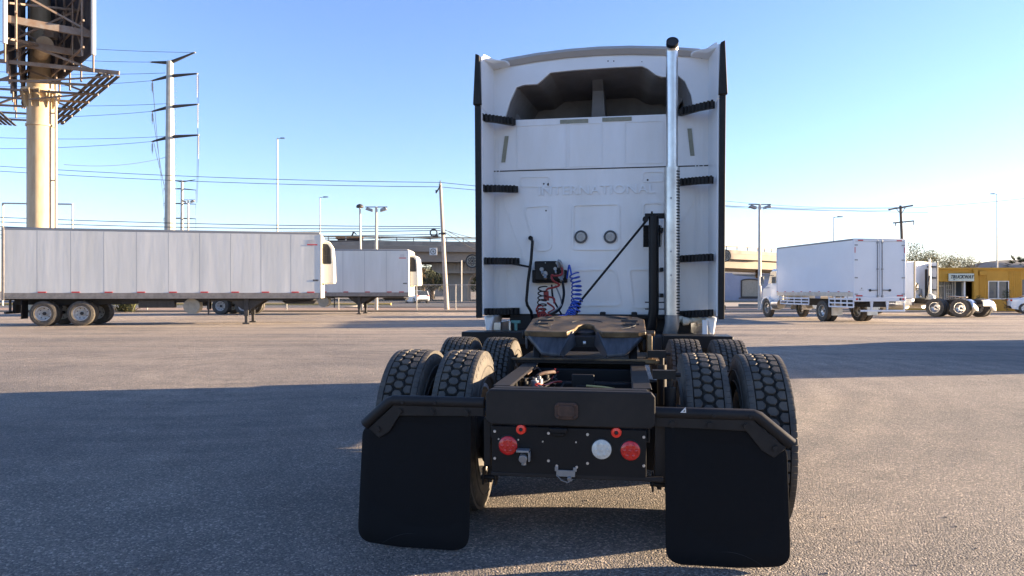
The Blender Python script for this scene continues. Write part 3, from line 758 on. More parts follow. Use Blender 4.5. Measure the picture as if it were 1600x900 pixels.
# air and electric connector box
X0, z0 = L(836, 442, YB - .1); X1, z1 = L(876, 408, YB - .1)
g = G(); g.box(X0, X1, YB - .16, YB, z0 + .02, z1); g.box(X0 - .03, X1 + .07, YB - .13, YB, z0, z0 + .14)
g.build('connector_box', blackpl, truck, bevel=.015)
g = G()
for px, py, rr in ((847, 421, .022), (852, 428, .03), (872, 411, .022), (877, 432, .03), (868, 420, .018)):
    X, z = L(px, py, YB - .16); g.cyl((X, YB - .15, z), (X, YB - .21, z), rr, n=14); g.cyl((X, YB - .19, z), (X + .01, YB - .22, z - .05), rr * .6, n=10)
g.cyl((X0 + .12, YB - .165, z1 - .02), (X0 + .12, YB - .17, z1 - .02), .006)
g.build('air_coupling', steel, truck)
def hose(pts, r, m, name='air_hose', n=8, sub=6):
    P = [Vector((L(p[0], p[1], p[2])[0], p[2], L(p[0], p[1], p[2])[1])) for p in pts]
    Q = []
    for i in range(len(P) - 1):
        p0, p1, p2, p3 = P[max(i - 1, 0)], P[i], P[i + 1], P[min(i + 2, len(P) - 1)]
        for k in range(sub):
            t = k / sub
            Q.append(.5 * ((2 * p1) + (-p0 + p2) * t + (2 * p0 - 5 * p1 + 4 * p2 - p3) * t * t + (-p0 + 3 * p1 - 3 * p2 + p3) * t ** 3))
    Q.append(P[-1])
    g = G(); g.tube(Q, r, n); return g.build(name, m, truck, smooth=60)
def coil(path, rad, r, turns, m, name='coiled_hose'):
    P = [Vector((L(p[0], p[1], p[2])[0], p[2], L(p[0], p[1], p[2])[1])) for p in path]
    Ls = [0]
    for i in range(len(P) - 1): Ls.append(Ls[-1] + (P[i + 1] - P[i]).length)
    Q = []; NN = turns * 16
    for k in range(NN + 1):
        s_ = Ls[-1] * (k / NN); i = max(j for j in range(len(Ls)) if Ls[j] <= s_ + 1e-9); i = min(i, len(P) - 2)
        t = (s_ - Ls[i]) / (Ls[i + 1] - Ls[i]); c = P[i].lerp(P[i + 1], t); d = (P[i + 1] - P[i]).normalized()
        u = d.cross(Vector((0, 1, 0))).normalized(); v = d.cross(u); a = 2 * math.pi * k / 16
        Q.append(c + (u * math.cos(a) + v * math.sin(a)) * rad)
    g = G(); g.tube(Q, r, 7); return g.build(name, m, truck, smooth=60)
coil([(897, 428, 2.85), (901, 445, 2.82), (900, 475, 2.75), (898, 492, 2.70)], .050, .0075, 10, bluehose)
coil([(904, 468, 2.78), (892, 490, 2.70), (888, 499, 2.6)], .046, .0072, 8, bluehose)
coil([(848, 448, 2.86), (847, 470, 2.82), (846, 490, 2.75)], .046, .0068, 6, blackpl)
coil([(843, 482, 2.78), (848, 495, 2.68), (858, 499, 2.55)], .042, .0068, 6, redhose)
hose([(877, 414, 2.93), (878, 428, 2.85), (868, 431, 2.86), (862, 430, 2.87), (864, 438, 2.85), (874, 445, 2.85), (866, 449, 2.86), (855, 452, 2.84), (853, 462, 2.83), (865, 466, 2.82), (866, 474, 2.8)], .011, redhose)
hose([(853, 455, 2.85), (854, 470, 2.85)], .028, redhose, sub=2)
hose([(855, 473, 2.84), (866, 482, 2.82), (856, 489, 2.8)], .010, redhose)
hose([(879, 440, 2.93), (881, 460, 2.88), (876, 480, 2.8), (864, 490, 2.7), (850, 493, 2.6)], .014, blackpl)
hose([(862, 445, 2.93), (864, 465, 2.88), (872, 482, 2.8), (878, 492, 2.7)], .010, blackpl)
hose([(868, 446, 2.93), (876, 466, 2.88), (876, 478, 2.8), (860, 489, 2.75)], .009, steel)
hose([(886, 435, 2.95), (889, 415, 2.9), (891, 420, 2.88), (893, 430, 2.86)], .009, bluehose)
hose([(880, 430, 2.95), (878, 415, 2.9), (873, 407, 2.9), (874, 416, 2.92)], .014, steel)
hose([(862, 498, 2.55), (880, 493, 2.6), (895, 498, 2.6), (885, 502, 2.5), (866, 501, 2.5)], .009, bluehose)

# under the cab: dark beam, brackets, catwalk boxes
g = G(); g.box(-.98, .98, YB + .02, YB + .5, .86, 1.17); g.build('cab_underbody', dark, truck, bevel=.02)
g = G()
g.box(-.35, .98, 3.02, 3.12, 1.12, 1.165)
g.box(-.9, -.55, 2.75, 3.1, .86, 1.0)
for X in (-.62, .05, .38): g.box(X - .03, X + .03, 2.95, 3.1, .9, 1.2)
g.build('cab_mount', blackpl, truck, bevel=.01)
g = G(); X, z = L(779, 512, 2.9); g.box(X - .05, X + .03, 2.86, 2.95, z - .03, z + .06); g.box(X - .11, X + .06, 2.84, 2.95, z - .09, z - .05); g.box(X + .12, X + .14, 2.84, 2.9, z - .09, z + .07)
g.build('step_bracket', alu, truck, bevel=.006)
g = G(); X, z = L(806, 505, 2.9); g.cyl((X, 2.9, z + .02), (X, 2.9, z - .12), .018); g.box(X - .05, X + .05, 2.88, 2.93, z, z + .03); g.build('drain_valve', teal, truck, bevel=.004)
# sun-bleached liner under the right corner
g = G(); X, z = L(1080, 500, 2.9); 
for k in range(7): g.lathe([(-.05, .001), (-.03, .03 + .008 * (k % 3)), (.03, .035 - .006 * (k % 2)), (.05, .001)], (X - .15 + k * .05, 2.95 + .03 * (k % 2), z - .005 + .012 * math.sin(k * 2)), 'x', 12)
g.build('insulation_pad', cream, truck, smooth=60)
X, z = L(1102, 512, 2.8); g = G(); g.box(X - .03, X + .02, 2.78, 2.84, z - .12, z + .08); g.build('step_post', white, truck, bevel=.005)
g = G(); g.box(.55, 1.0, 2.6, 3.2, .55, .98); g.build('battery_box', dark, truck, bevel=.02)
# quarter fenders ahead of the drive wheels
for s, (xa, xb) in ((-1, (722, 855)), (1, (1036, 1145))):
    A = L(xa, 520, 2.25); Bq = L(xb, 533, 2.25)
    zt_ = 1.02 if s < 0 else 1.0
    g = G(); X0, X1 = sorted((A[0], Bq[0])); g.box(X0, X1, 2.22, 2.25, zt_ - .12, zt_); g.box(X0, X1, 2.25, 2.52, zt_ - .015, zt_); g.box(X0, X1, 2.52, 2.56, .55, zt_)
    g.build('quarter_fender', blackpl, truck, bevel=.008)

# wheels : drive tandems and steer axle
for X, side, dsh in ((-1.09, -1, -.10), (-.75, -1, .02), (.75, 1, .02), (1.09, 1, -.10)):
    wheel(truck, X, 0, .515, .517, .272, side, 'lug', dish=dsh, spin=random.random() * 3, m=whee)
    wheel(truck, X, 1.32, .515, .517, .272, side, 'block', dish=dsh, spin=random.random() * 3, m=whee)
for s in (-1, 1): wheel(truck, s * 1.03, 5.75, .515, .517, .272, s, 'plain', dish=.04, m=alu)

# frame
g = G()
for s in (-1, 1):
    x = s * .43 - .02
    xs = sorted((x, x - s * .012)); g.box(xs[0], xs[1], -.74, 6.3, .62, .88)
    xs = sorted((x, x - s * .085)); g.box(xs[0], xs[1], -.74, 6.3, .868, .882); g.box(xs[0], xs[1], -.74, 6.3, .615, .628)
g.build('frame_rail', framem, truck, smooth=0, bevel=.004)
g = G()
g.prism([(-.465, .72), (-.44, .70), (.415, .70), (.435, .72), (.435, .865), (.415, .89), (-.445, .89), (-.465, .865)], -.80, -.745)
g.box(-.44, .40, -.745, -.66, .878, .892)
g.build('rear_crossmember', framem, truck, smooth=0, bevel=.010)
g = G()
X, z = L(885, 642, -.8); g.prism(rrect(X - .062, X + .062, z - .045, z + .045, .025), -.812, -.80); o = g.build('tow_plate', rust, truck, bevel=.004)
g = G(); g.prism(rrect(X - .046, X + .046, z - .030, z + .030, .018), -.818, -.811)
for sx in (-1, 1):
    for sz in (-1, 1): g.cyl((X + sx * .046, -.822, z + sz * .032), (X + sx * .046, -.811, z + sz * .032), .008, n=8)
g.build('plate_emblem', rust, o, bevel=.003)
# plates on rail ends (wide top caps seen from above)
g = G()
g.prism([(-.455, .886), (-.345, .886), (-.355, .894), (-.45, .894)], -.66, 1.35)
g.prism([(.315, .886), (.425, .886), (.42, .894), (.325, .894)], -.66, 1.35)
g.build('rail_cap', framem, truck, smooth=0, bevel=.003)
for Y, zt_ in ((.30, .80), (.62, .86), (1.0, .86), (1.9, .86), (3.0, .86)): G().box(-.40, .38, Y - .05, Y + .05, zt_ - .16, zt_).build('inner_crossmember', blackpl, truck, bevel=.01)
g = G()
g.box(-.36, .30, -.52, -.46, .77, .80); g.box(-.40, -.1, -.56, -.50, .79, .815); g.box(.05, .36, -.60, -.50, .79, .815)
g.build('inner_crossmember', blackpl, truck, bevel=.01)
X, _ = L(912, 575, .3)
g = G(); g.box(X - .075, X + .075, .2, .235, .66, .86); g.prism(rrect(X - .05, X + .05, .73, .79, .02), .18, .20); g.build('centre_bracket', framem, truck, bevel=.006)
# axles, housings, air springs, shocks
for Y in (0, 1.32):
    g = G(); g.cyl((-1.15, Y, .515), (1.15, Y, .515), .07, n=16); g.cyl((-.92, Y, .515), (-.60, Y, .515), .19, n=24); g.cyl((.60, Y, .515), (.92, Y, .515), .19, n=24)
    g.lathe([(-.16, .03), (-.13, .14), (-.05, .2), (.06, .2), (.14, .13), (.2, .05)], (-.02, Y, .515), 'y', 24)
    g.build('drive_axle', hubm, truck, smooth=50)
    for s in (-1, 1):
        g = G(); g.lathe([(-.15, .001), (-.15, .11), (-.09, .135), (-.03, .115), (.03, .135), (.1, .11), (.12, .001)], (s * .46, Y - .35 if Y == 0 else Y + .3, .55), 'z', 24); g.build('air_spring', blackrub, truck, smooth=50)
for px, Y, z0, z1, r in ((1047, -.35, .58, .86, .034), (1034, .55, .62, .90, .034)):
    X = L(px, 610, Y)[0]; g = G(); g.cyl((X, Y, z0), (X, Y, z1), r, n=16); g.cyl((X, Y, z1), (X, Y, z1 + .07), r * .5, n=12); g.box(X - .10, X + .03, Y - .03, Y + .03, z1 + .05, z1 + .10)
    g.cyl((X + .03, Y, z1 + .075), (X + .06, Y, z1 + .075), .014, n=8)
    g.build('shock_absorber', framem, truck, smooth=50)
g = G()
for zz in (.72, .76):
    g.cyl((.43, -.70, zz), (.50, -.70, zz), .011, n=8); g.cyl((.46, -.70, zz), (.49, -.70, zz), .018, n=6)
g.build('frame_bolt', steel, truck)
# wiring and hoses lying in the frame bay
rnd = random.Random(4)
for k in range(26):
    x = rnd.uniform(-.40, -.20); y = rnd.uniform(-.45, .7); zz = rnd.uniform(.70, .86)
    g = G(); P = [Vector((x, y, zz))]
    for j in range(5): P.append(P[-1] + Vector((rnd.uniform(-.05, .07), rnd.uniform(-.02, .12), rnd.uniform(-.06, .05))))
    for p in P: p.x = max(-.41, min(-.05, p.x)); p.z = max(.62, min(.875, p.z))
    Q = []
    for j in range(len(P) - 1):
        for t in (0, .33, .66): Q.append(P[j].lerp(P[j + 1], t))
    for _ in range(2): Q = [Q[0]] + [(Q[i - 1] + Q[i] + Q[i + 1]) / 3 for i in range(1, len(Q) - 1)] + [Q[-1]]
    g.tube(Q, rnd.choice((.006, .008, .012)), 6); g.build('hose', rnd.choice((blackpl, blackpl, blackrub, hubm, redhose, rust)), truck, smooth=60)
for k in range(9):
    y = rnd.uniform(-.3, .9); g = G(); zz = rnd.uniform(.6, .74)
    Q = [(x / 10, y + .08 * math.sin(x * .9 + k), zz + .04 * math.sin(x * .7 + k * 2)) for x in range(-4, 4)]
    g.tube(Q, .010, 6); g.build('hose', rnd.choice((blackpl, blackrub, steel)), truck, smooth=60)
for k in range(5):
    g = G(); x = rnd.uniform(-.36, -.24); y = rnd.uniform(-.35, .4); g.cyl((x, y, .80), (x, y, .86), .025, n=12); g.cyl((x, y, .86), (x, y, .875), .012, n=8); g.build('air_valve', rnd.choice((blackpl, alu, steel)), truck)
A = L(916, 577, .1); Bq = L(982, 583, .05)
g = G(); g.tube([(A[0], .1, .80), (A[0] + .12, .08, .795), (Bq[0], .05, .775)], .007, 6); g.build('yellow_line', yellowst, truck)
g = G(); g.cyl((-.25, -.15, .62), (.25, -.15, .62), .09, n=20); g.build('air_tank', blackpl, truck, smooth=50)
# frame bay is open below, no pan drawn
# fifth wheel (tilted back a little)
FW = G()
def fwT(x, y, z): return (x, y, z)
cx = -.02
outl = []
def plate_outline():
    pts = [(-.455, -.20), (-.455, .28), (-.40, .38), (-.25, .435), (0, .45), (.25, .435), (.40, .38), (.455, .28), (.455, -.20), (.40, -.23), (.13, -.23), (.075, -.10), (.06, .02), (.03, .07), (0, .085), (-.03, .07), (-.06, .02), (-.075, -.10), (-.13, -.23), (-.40, -.23)]
    return pts
FW.prism(plate_outline(), -.022, .022, 'xy')
# ramps hanging down at the rear, one each side of the throat
FWP = FW; RAMPS = []
for s in (-1, 1):
    FW = G(); RAMPS.append(FW)
    top_ = [(s * .13, -.232, .02), (s * .42, -.232, .02)]
    FW.add([(s * .085, -.15, .018), (s * .455, -.18, .018), (s * .31, -.35, -.105), (s * .17, -.37, -.115),
            (s * .085, -.15, -.022), (s * .455, -.18, -.03), (s * .31, -.35, -.14), (s * .17, -.37, -.145)],
           [(0, 1, 2, 3), (7, 6, 5, 4), (0, 4, 5, 1), (1, 5, 6, 2), (2, 6, 7, 3), (3, 7, 4, 0)])
    FW.box(min(s * .43, s * .455), max(s * .43, s * .455), -.18, .30, -.13, -.02)
    FW.add([(s * .085, -.16, .015), (s * .17, -.37, -.115), (s * .15, -.35, -.145), (s * .07, -.14, -.10)], [(0, 1, 2, 3)])
FW = FWP
MX = Matrix.Translation((cx, .98, 1.128)) @ Matrix.Rotation(R(8.5), 4, 'X')
FW.xf(MX); fw = FW.build('fifth_wheel', greasy, truck, smooth=25, bevel=.006)
scraped = mat('scraped_iron', (0.022, 0.023, 0.026), 0.45, metal=.3, var=.5, vscale=9, c2=(0.11, 0.115, 0.13), stretch=(2.5, .5, .5), vcontrast=.7)
for r_ in RAMPS: r_.xf(MX); r_.build('ramp', scraped, fw, smooth=25, bevel=.012, seg=3)
g = G()
def arcg(c, r, a0, a1, n=18):
    return [(c[0] + r * math.cos(R(a0 + (a1 - a0) * k / n)), c[1] + r * math.sin(R(a0 + (a1 - a0) * k / n)), .0222) for k in range(n + 1)]
for s in (-1, 1):
    g.tube(arcg((s * .15, .10), .24, (-60 if s > 0 else 120), (70 if s > 0 else 240)), .0045, 5)
    g.tube([(s * .40, .2, .0222), (s * .27, .2, .0222)], .012, 6); g.tube([(s * .41, .06, .0222), (s * .30, .06, .0222)], .012, 6)
    g.tube([(s * .38, -.05, .0222), (s * .27, .04, .0222), (s * .36, .10, .0222)], .004, 5)
    g.tube([(s * .36, .35, .0222), (s * .22, .33, .0222), (s * .15, .38, .0222)], .004, 5)
g.tube(arcg((0, .10), .13, 20, 160), .004, 5)
g.tube(arcg((0, .05), .40, 35, 145), .005, 5)
g.xf(MX); g.build('grease_groove', dark, fw)
g = G(); g.cyl((0, .02, -.10), (0, .02, -.02), .09, n=20); g.box(-.10, .10, -.12, .10, -.12, -.04); g.xf(MX); g.build('locking_jaw', dark, fw)
g = G(); g.cyl((cx - .01, .78, 1.03), (cx + .01, .78, 1.03), .015); g.build('jaw_pin', zinc, fw)
for s in (-1, 1):
    g = G(); g.prism([(.72, .90), (1.25, .90), (1.10, 1.10), (.88, 1.10)], cx + s * .36 - .03, cx + s * .36 + .03, 'yz')
    g.cyl((cx + s * .30, .98, 1.08), (cx + s * .50, .98, 1.08), .035, n=14)
    g.build('mounting_bracket', framem, truck, bevel=.008)
g = G(); g.box(-.50, .50, .58, 1.38, .893, .915); g.build('slider_plate', framem, truck, bevel=.004)
g = G(); A = L(800, 552, .58); Bq = L(1026, 553, .58); g.box(A[0], Bq[0], .56, .58, .918, .934); g.box(Bq[0] - .08, Bq[0] + .02, .56, .85, .905, .925); g.box(Bq[0] - .06, Bq[0] - .03, .60, .85, .93, 1.10)
g.cyl((Bq[0] - .09, .9, 1.10), (Bq[0], .9, 1.10), .022, n=10); g.cyl((Bq[0] - .07, .75, .93), (Bq[0] + .02, .75, .96), .018, n=10)
g.build('release_bar', greasy, truck, bevel=.003)

# tail light panel
g = G(); a = L(768, 738, -.79); b = L(1010, 668, -.79)
X0, X1 = a[0], b[0] ; Z0, Z1 = a[1] - .0, .70
g.prism(rrect(X0, X1, Z0, Z1 - .01, .012), -.785, -.775); lp = g.build('light_panel', blackpl, truck, bevel=.003)
def P(px, py): return L(px, py, -.79)
def round_light(px, py, r, m, name, ring=True):
    X, z = P(px, py); g = G()
    g.lathe([(0, r * .99), (-.010, r * .97), (-.014, r * .85), (-.016, r * .5), (-.017, .001)], (X, -.786, z), 'y', 32)
    for k in range(6):
        t = R(60 * k); c = (X + r * .58 * math.cos(t), z + r * .58 * math.sin(t)); g.lathe([(0, r * .20), (-.006, r * .15), (-.008, .001)], (c[0], -.798, c[1]), 'y', 10)
    g.lathe([(0, r * .20), (-.006, r * .15), (-.008, .001)], (X, -.799, z), 'y', 10)
    o = g.build(name, m, truck, smooth=40)
    g = G(); g.lathe([(0.002, r * 1.10), (-.004, r * 1.10), (-.006, r * 1.0)], (X, -.786, z), 'y', 32); g.build('light_ring', blackrub, o)
round_light(794, 696, .052, redlens, 'tail_light'); round_light(985, 704, .052, redlens, 'tail_light'); round_light(940, 702, .053, clearlens, 'reversing_light')
for px, py in ((814, 671), (963, 676)):
    X, z = P(px, py); g = G(); g.lathe([(0, .028), (-.012, .025), (-.014, .012), (-.010, .010)], (X, -.786, z), 'y', 24); o = g.build('marker_light', redbright, truck)
    g = G(); g.cyl((X, -.786, z), (X, -.798, z), .009, n=12); g.build('marker_bolt', dark, o)
g = G()
for px, py in ((773, 674), (773, 716), (857, 677), (857, 720), (918, 679), (918, 724), (1006, 683), (1006, 728), (779, 686), (810, 687), (848, 690), (900, 691), (870, 728), (901, 730)):
    X, z = P(px, py); rr = .0075 if py not in (686, 687, 690, 691) else .0045; g.cyl((X, -.785, z), (X, -.793, z), rr, n=8)
g.build('panel_bolt', zinc, lp)
# socket with flap, left of centre
X, z = P(819, 710)
g = G(); g.cyl((X, -.785, z - .005), (X, -.845, z - .015), .022, n=16); g.box(X - .035, X + .032, -.85, -.79, z + .022, z + .034); g.box(X + .026, X + .036, -.83, -.79, z - .03, z + .02); g.cyl((X, -.80, z - .02), (X, -.80, z - .055), .014, n=10)
g.build('trailer_socket', steel, truck, bevel=.002)
X, z = P(873, 672); g = G(); g.box(X - .045, X + .045, -.82, -.785, z - .012, z + .014); g.box(X - .03, X + .03, -.81, -.785, z - .03, z - .012); g.build('plate_lamp', blackpl, truck, bevel=.004)
# lower tube with number-plate bracket
g = G(); a = L(768, 739, -.77); b = L(1036, 747, -.77); g.bar((a[0], -.77, a[1]), (b[0], -.77, a[1] + .004), .03, .022); g.build('lower_bar', framem, truck, bevel=.004)
X, z = P(884, 739); g = G(); g.box(X - .05, X + .05, -.80, -.79, z - .018, z + .016); g.box(X - .058, X - .04, -.80, -.785, z + .01, z + .032); g.box(X + .04, X + .058, -.80, -.785, z + .01, z + .032); g.cyl((X + .02, -.81, z - .03), (X + .02, -.79, z - .02), .012, n=8)
g.tube([(X - .05, -.8, z - .01), (X - .02, -.81, z - .035), (X + .01, -.81, z - .045), (X + .04, -.80, z - .03)], .003, 5)
g.build('plate_holder', MATS['grey_metal'], truck, bevel=.002)
for s, px in ((-1, 765), (1, 1030)):
    g = G(); X = L(px, 750, -.6)[0]; g.prism([(X - .02, .72), (X + .03, .72), (X + .012, .33), (X - .012, .33)], -.60, -.57); g.cyl((X - .05, -.6, .36), (X + .05, -.6, .36), .014, n=8); g.box(X - .04, X - .03, -.62, -.56, .32, .42); g.box(X + .03, X + .04, -.62, -.56, .32, .42)
    g.box(X - .03, X + .05, -.72, -.62, .40, .75) if s > 0 else g.box(X - .01, X + .03, -.72, -.66, .45, .72)
    g.build('suspension_hanger', framem, truck, bevel=.004)

# mud flap hangers and flaps
YF = -.74
for s in (-1, 1):
    if s < 0: ti, tm, te = (757, 628), (612, 627), (570, 663); f0, f1 = 566, 737
    else: ti, tm, te = (1022, 644), (1181, 649), (1237, 694); f0, f1 = 1039, 1231
    I = L(*ti, YF); M_ = L(*tm, YF); E_ = L(*te, YF); zc = (I[1] + M_[1]) / 2
    I = (I[0], zc); M_ = (M_[0], zc)
    g = G(); g.tube([(I[0], YF, zc), (M_[0] - s * .012, YF, zc), (M_[0] + s * .012, YF, zc - .008), (E_[0], YF, E_[1])], [.031, .031, .031, .031], 20)
    hg = g.build('flap_hanger', framem, truck, smooth=50)
    g = G()
    zb_ = zc - .082
    # backing strap following the bend
    pts = [(I[0], zc - .02), (M_[0] - s * .02, zc - .02), (E_[0] - s * .03, E_[1] - .02), (E_[0] - s * .09, E_[1] - .070), (E_[0] - s * .15, E_[1] - .035), (M_[0] - s * .05, zb_), (I[0], zb_ + .01)]
    g.prism(pts if s < 0 else pts[::-1], YF - .018, YF - .008); g.build('flap_strap', framem, hg, bevel=.003)
    for t in (.18, .55, .9):
        g = G(); x = I[0] + (M_[0] - I[0]) * t; g.cyl((x, YF - .02, zc - .055), (x, YF - .032, zc - .055), .015, n=6); g.cyl((x, YF - .018, zc - .055), (x, YF - .022, zc - .055), .021, n=12)
        if t > .5: g.cyl((x + .02, YF - .03, zc - .004), (x + .02, YF - .038, zc - .004), .009, n=8)
        g.build('strap_bolt', framem, hg)
    g = G()
    g.cyl((E_[0] - s * .085, YF - .018, E_[1] - .02), (E_[0] - s * .085, YF - .030, E_[1] - .02), .015, n=6)
    g.build('strap_bolt', framem, hg)
    # flap: curved sheet with clipped outer top corner, rounded lower corners
    XA = L(f0, 760, YF)[0]; XB = L(f1, 760, YF)[0]
    zbt = .020 if s < 0 else .014
    xo, xi = (XA, XB) if s < 0 else (XB, XA)
    poly = [(xi, zc - .02), (xo - s * .19, zc - .02), (xo - s * .005, E_[1] - .03), (xo, .12 + zbt), (xo - s * .005, zbt + .05), (xo - s * .05, zbt + .012), (xo - s * .25, zbt - .008), (xi + s * .06, zbt - .006), (xi + s * .012, zbt + .02), (xi, zbt + .06)]
    poly = roundpoly(poly, .03, 3)
    # rings inset for a subdivided sheet that can bow
    N = len(poly); g = G()
    cx_ = sum(p[0] for p in poly) / N; 
    def bow(x, z): t = (zc - z) / .75; return YF - .006 - .07 * t * t + .012 * math.sin((x - XA) * 5)
    levels = [1, .985, .8, .5, .2]
    cz_ = (zc + zbt) / 2
    front = []; 
    for lv in levels:
        front.append([(cx_ + (p[0] - cx_) * lv, bow(cx_ + (p[0] - cx_) * lv, cz_ + (p[1] - cz_) * lv) - (.003 if lv < .99 else 0), cz_ + (p[1] - cz_) * lv) for p in poly])
    back = [(x, y + .008, z) for x, y, z in front[0]]
    g.loft([back] + front, caps=False); g.f.append(tuple(range(N))); g.mi.append(0); g.f.append(tuple(range(len(g.v) - N, len(g.v)))); g.mi.append(0)
    fl = g.build('mud_flap', flapm, truck, smooth=50)
    # moulded scuffs: arc and line near the foot, chevrons in the top corners
    g = G()
    am = (XA + XB) / 2; Q = []
    for k in range(15):
        x = am - .17 + .34 * k / 14; zz = zbt + .012 + .055 * (1 - ((x - am) / .17) ** 2) ; Q.append((x, bow(x, zz) - .0028, zz))
    g.tube(Q, .0016, 4)
    Q = [(x, bow(x, zbt + .085) - .0028, zbt + .085 - .02 * math.sin((x - XA) * 4)) for x in [XA + .06 + k * .05 for k in range(11)]]; g.tube(Q, .0010, 4)
    for k in range(5):
        for xe, dr in ((xo, -s), (xi, s)):
            zz = zc - .19 - k * .03 if xe == xi else E_[1] - .08 - k * .025
            if xe == xo and k > 2: continue
            x = xe + dr * .02; g.tube([(x, bow(x, zz) - .0025, zz), (x + dr * .03, bow(x, zz) - .0025, zz - .03)], .0015, 4)
    g.build('moulded_mark', framem, fl)
# small triangle sticker on the right hanger
X, z = L(1068, 641, YF - .03); g = G()
o3 = [(X - .016, z - .012), (X + .013, z - .012), (X + .011, z + .016)]
g.band(o3, inset(o3, .005), YF - .036, YF - .026); g.build('sticker', signwhite, truck)

# ------------------------------------------------------------------ trailers (long axis = local +x towards the nose)
def reefer_trailer(label, loc, rz, LEN, nseam, near_y=-1.27, tandem=(1.7, 2.95), gear_x=None, red_group=True):
    t = thing('refrigerated_trailer', label, 'semi trailer', loc, rz, 'refrigerated trailers parked at the lot edge')
    W = 1.27; zb, zt_ = 1.33, 3.93
    g = G(); g.box(.03, LEN, -W, W, zb, zt_); g.build('body', tgrey, t, smooth=0)
    g = G(); g.box(0, LEN, -W - .008, W + .008, 1.11, zb + .02)
    k = .15
    while k < LEN: g.cyl((k, -W - .008, 1.2), (k, -W - .016, 1.2), .012, n=6); k += .12
    g.build('side_rail', trail, t, smooth=0)
    g = G(); g.box(0, LEN, -W - .006, W + .006, zt_ - .06, zt_ + .06); g.build('top_rail', mat_toprail, t, bevel=.03)
    g = G(); sp = LEN / nseam
    for i in range(1, nseam):
        for sy in (-1, 1): g.box(i * sp - .011, i * sp + .011, min(sy * W - sy * .02, sy * W + sy * .0006), max(sy * W - sy * .02, sy * W + sy * .0006), zb + .02, zt_ - .06)
    g.build('panel_seam', tseam, t, smooth=0)
    rr = random.Random(int(LEN * 10))
    g = G()
    for i in range(nseam + 1):
        x = min(max(i * sp + .03, .06), LEN - .55)
        if i == 0: continue
        g.box(x, x + .30, -W - .014, -W + .0, zb + .022, zb + .075)
    g.build('red_reflector', redtape, t, smooth=0)
    # rear frame and door, nose post
    g = G()
    g.box(-.05, .05, -W - .015, -W + .10, 1.05, zt_ + .05); g.box(-.05, .05, W - .10, W + .015, 1.05, zt_ + .05); g.box(-.05, .05, -W + .10, W - .10, zt_ - .08, zt_ + .05); g.box(-.05, .05, -W + .10, W - .10, 1.05, 1.2)
    g.build('rear_frame', trail, t, bevel=.01)
    for sy in (-1, 1):
        g = G(); g.box(-.03, .028, min(sy * .01, sy * 1.16), max(sy * .01, sy * 1.16), 1.2, zt_ - .08); o = g.build('rear_door', tgrey, t, bevel=.01)
        g = G(); g.cyl((-.05, sy * .35, 1.2), (-.05, sy * .35, 3.8), .018, n=8); g.build('lock_rod', zinc, o)
    g = G(); g.box(LEN, LEN + .06, -W - .012, W + .012, 1.11, zt_ - .02); g.build('nose_wall', cream, t, bevel=.025)
    # refrigeration unit
    u0 = LEN + .06
    side = [(u0, 1.75), (u0 + .50, 1.76), (u0 + .54, 1.85), (u0 + .52, 2.62), (u0 + .46, 3.42), (u0 + .34, 3.60), (u0 + .15, 3.66), (u0, 3.66)]
    g = G(); g.prism([(p[0], p[1]) for p in roundpoly(side, .06, 3)], -1.0, 1.0, 'xz'); un = g.build('refrigeration_unit', cream, t, bevel=.04)
    for sy in (-1,):
        g = G(); gp = roundpoly([(u0 + .03, 2.62), (u0 + .40, 2.62), (u0 + .37, 3.30), (u0 + .24, 3.50), (u0 + .03, 3.52)], .05, 3)
        g.prism(gp, -1.012, -1.002, 'xz')
        g.build('grille', dark, un, smooth=0)
        g = G()
        for k in range(5): g.box(u0 + .06 + k * .065, u0 + .075 + k * .065, -1.025, -1.008, 2.66, 3.36)
        g.box(u0 + .04, u0 + .38, -1.026, -1.01, 2.98, 3.0)
        g.build('grille_bar', hubm, un, smooth=0)
    g = G(); g.box(LEN - .55, LEN - .12, -W - .012, -W, 3.42, 3.47); g.build('red_underline', redtape, t, smooth=0)
    g = G()
    for k in range(3):
        g.box(LEN - .50 + k * .01, LEN - .22, -W - .011, -W, 3.52 + k * .06, 3.54 + k * .06)
    g.build('faint_emblem', mat_emblem, t, smooth=0)
    g = G()
    for k in range(4): g.box(LEN - .30 + k * .06, LEN - .255 + k * .06, -W - .012, -W, 1.86, 1.93)
    g.build('unit_number', hubm, t, smooth=0)
    # underside
    g = G(); g.box(.1, tandem[1] + 1.6, -.55, .55, .86, 1.11); g.box(tandem[1] + 1.6, LEN - .3, -.95, .95, 1.02, 1.11)
    g.prism([(tandem[1] + 1.4, .88), (LEN * .62, .96), (LEN * .62, 1.11), (tandem[1] + 1.4, 1.11)], -.8, .8, 'xz')
    g.prism([(LEN - 1.7, 1.0), (LEN - .2, 1.0), (LEN - .3, .86), (LEN - 1.5, .86)], -.6, .6, 'xz')
    g.build('underframe', dark, t, smooth=0, bevel=.01)
    for X in tandem:
        for Y, side_, dsh in ((-1.09, -1, -.09), (-.75, -1, .02), (.75, 1, .02), (1.09, 1, -.09)):
            wheel(t, X, Y, .51, .51, .27, side_, 'plain', dish=dsh, axis='y', m=whee, spin=rr.random())
        g = G(); g.cyl((X, -1.1, .51), (X, 1.1, .51), .07, n=12); g.box(X - .45, X + .45, -.6, -.52, .55, .85); g.build('axle', dark, t)
    g = G(); g.box(tandem[0] - .80, tandem[0] - .78, -1.22, -.62, .30, 1.05); g.box(tandem[0] - .80, tandem[0] - .78, .62, 1.22, .30, 1.05); g.box(tandem[0] - 1.4, tandem[0] - 1.3, -.5, .5, .5, 1.0)
    g.build('mud_flap', blackrub, t)
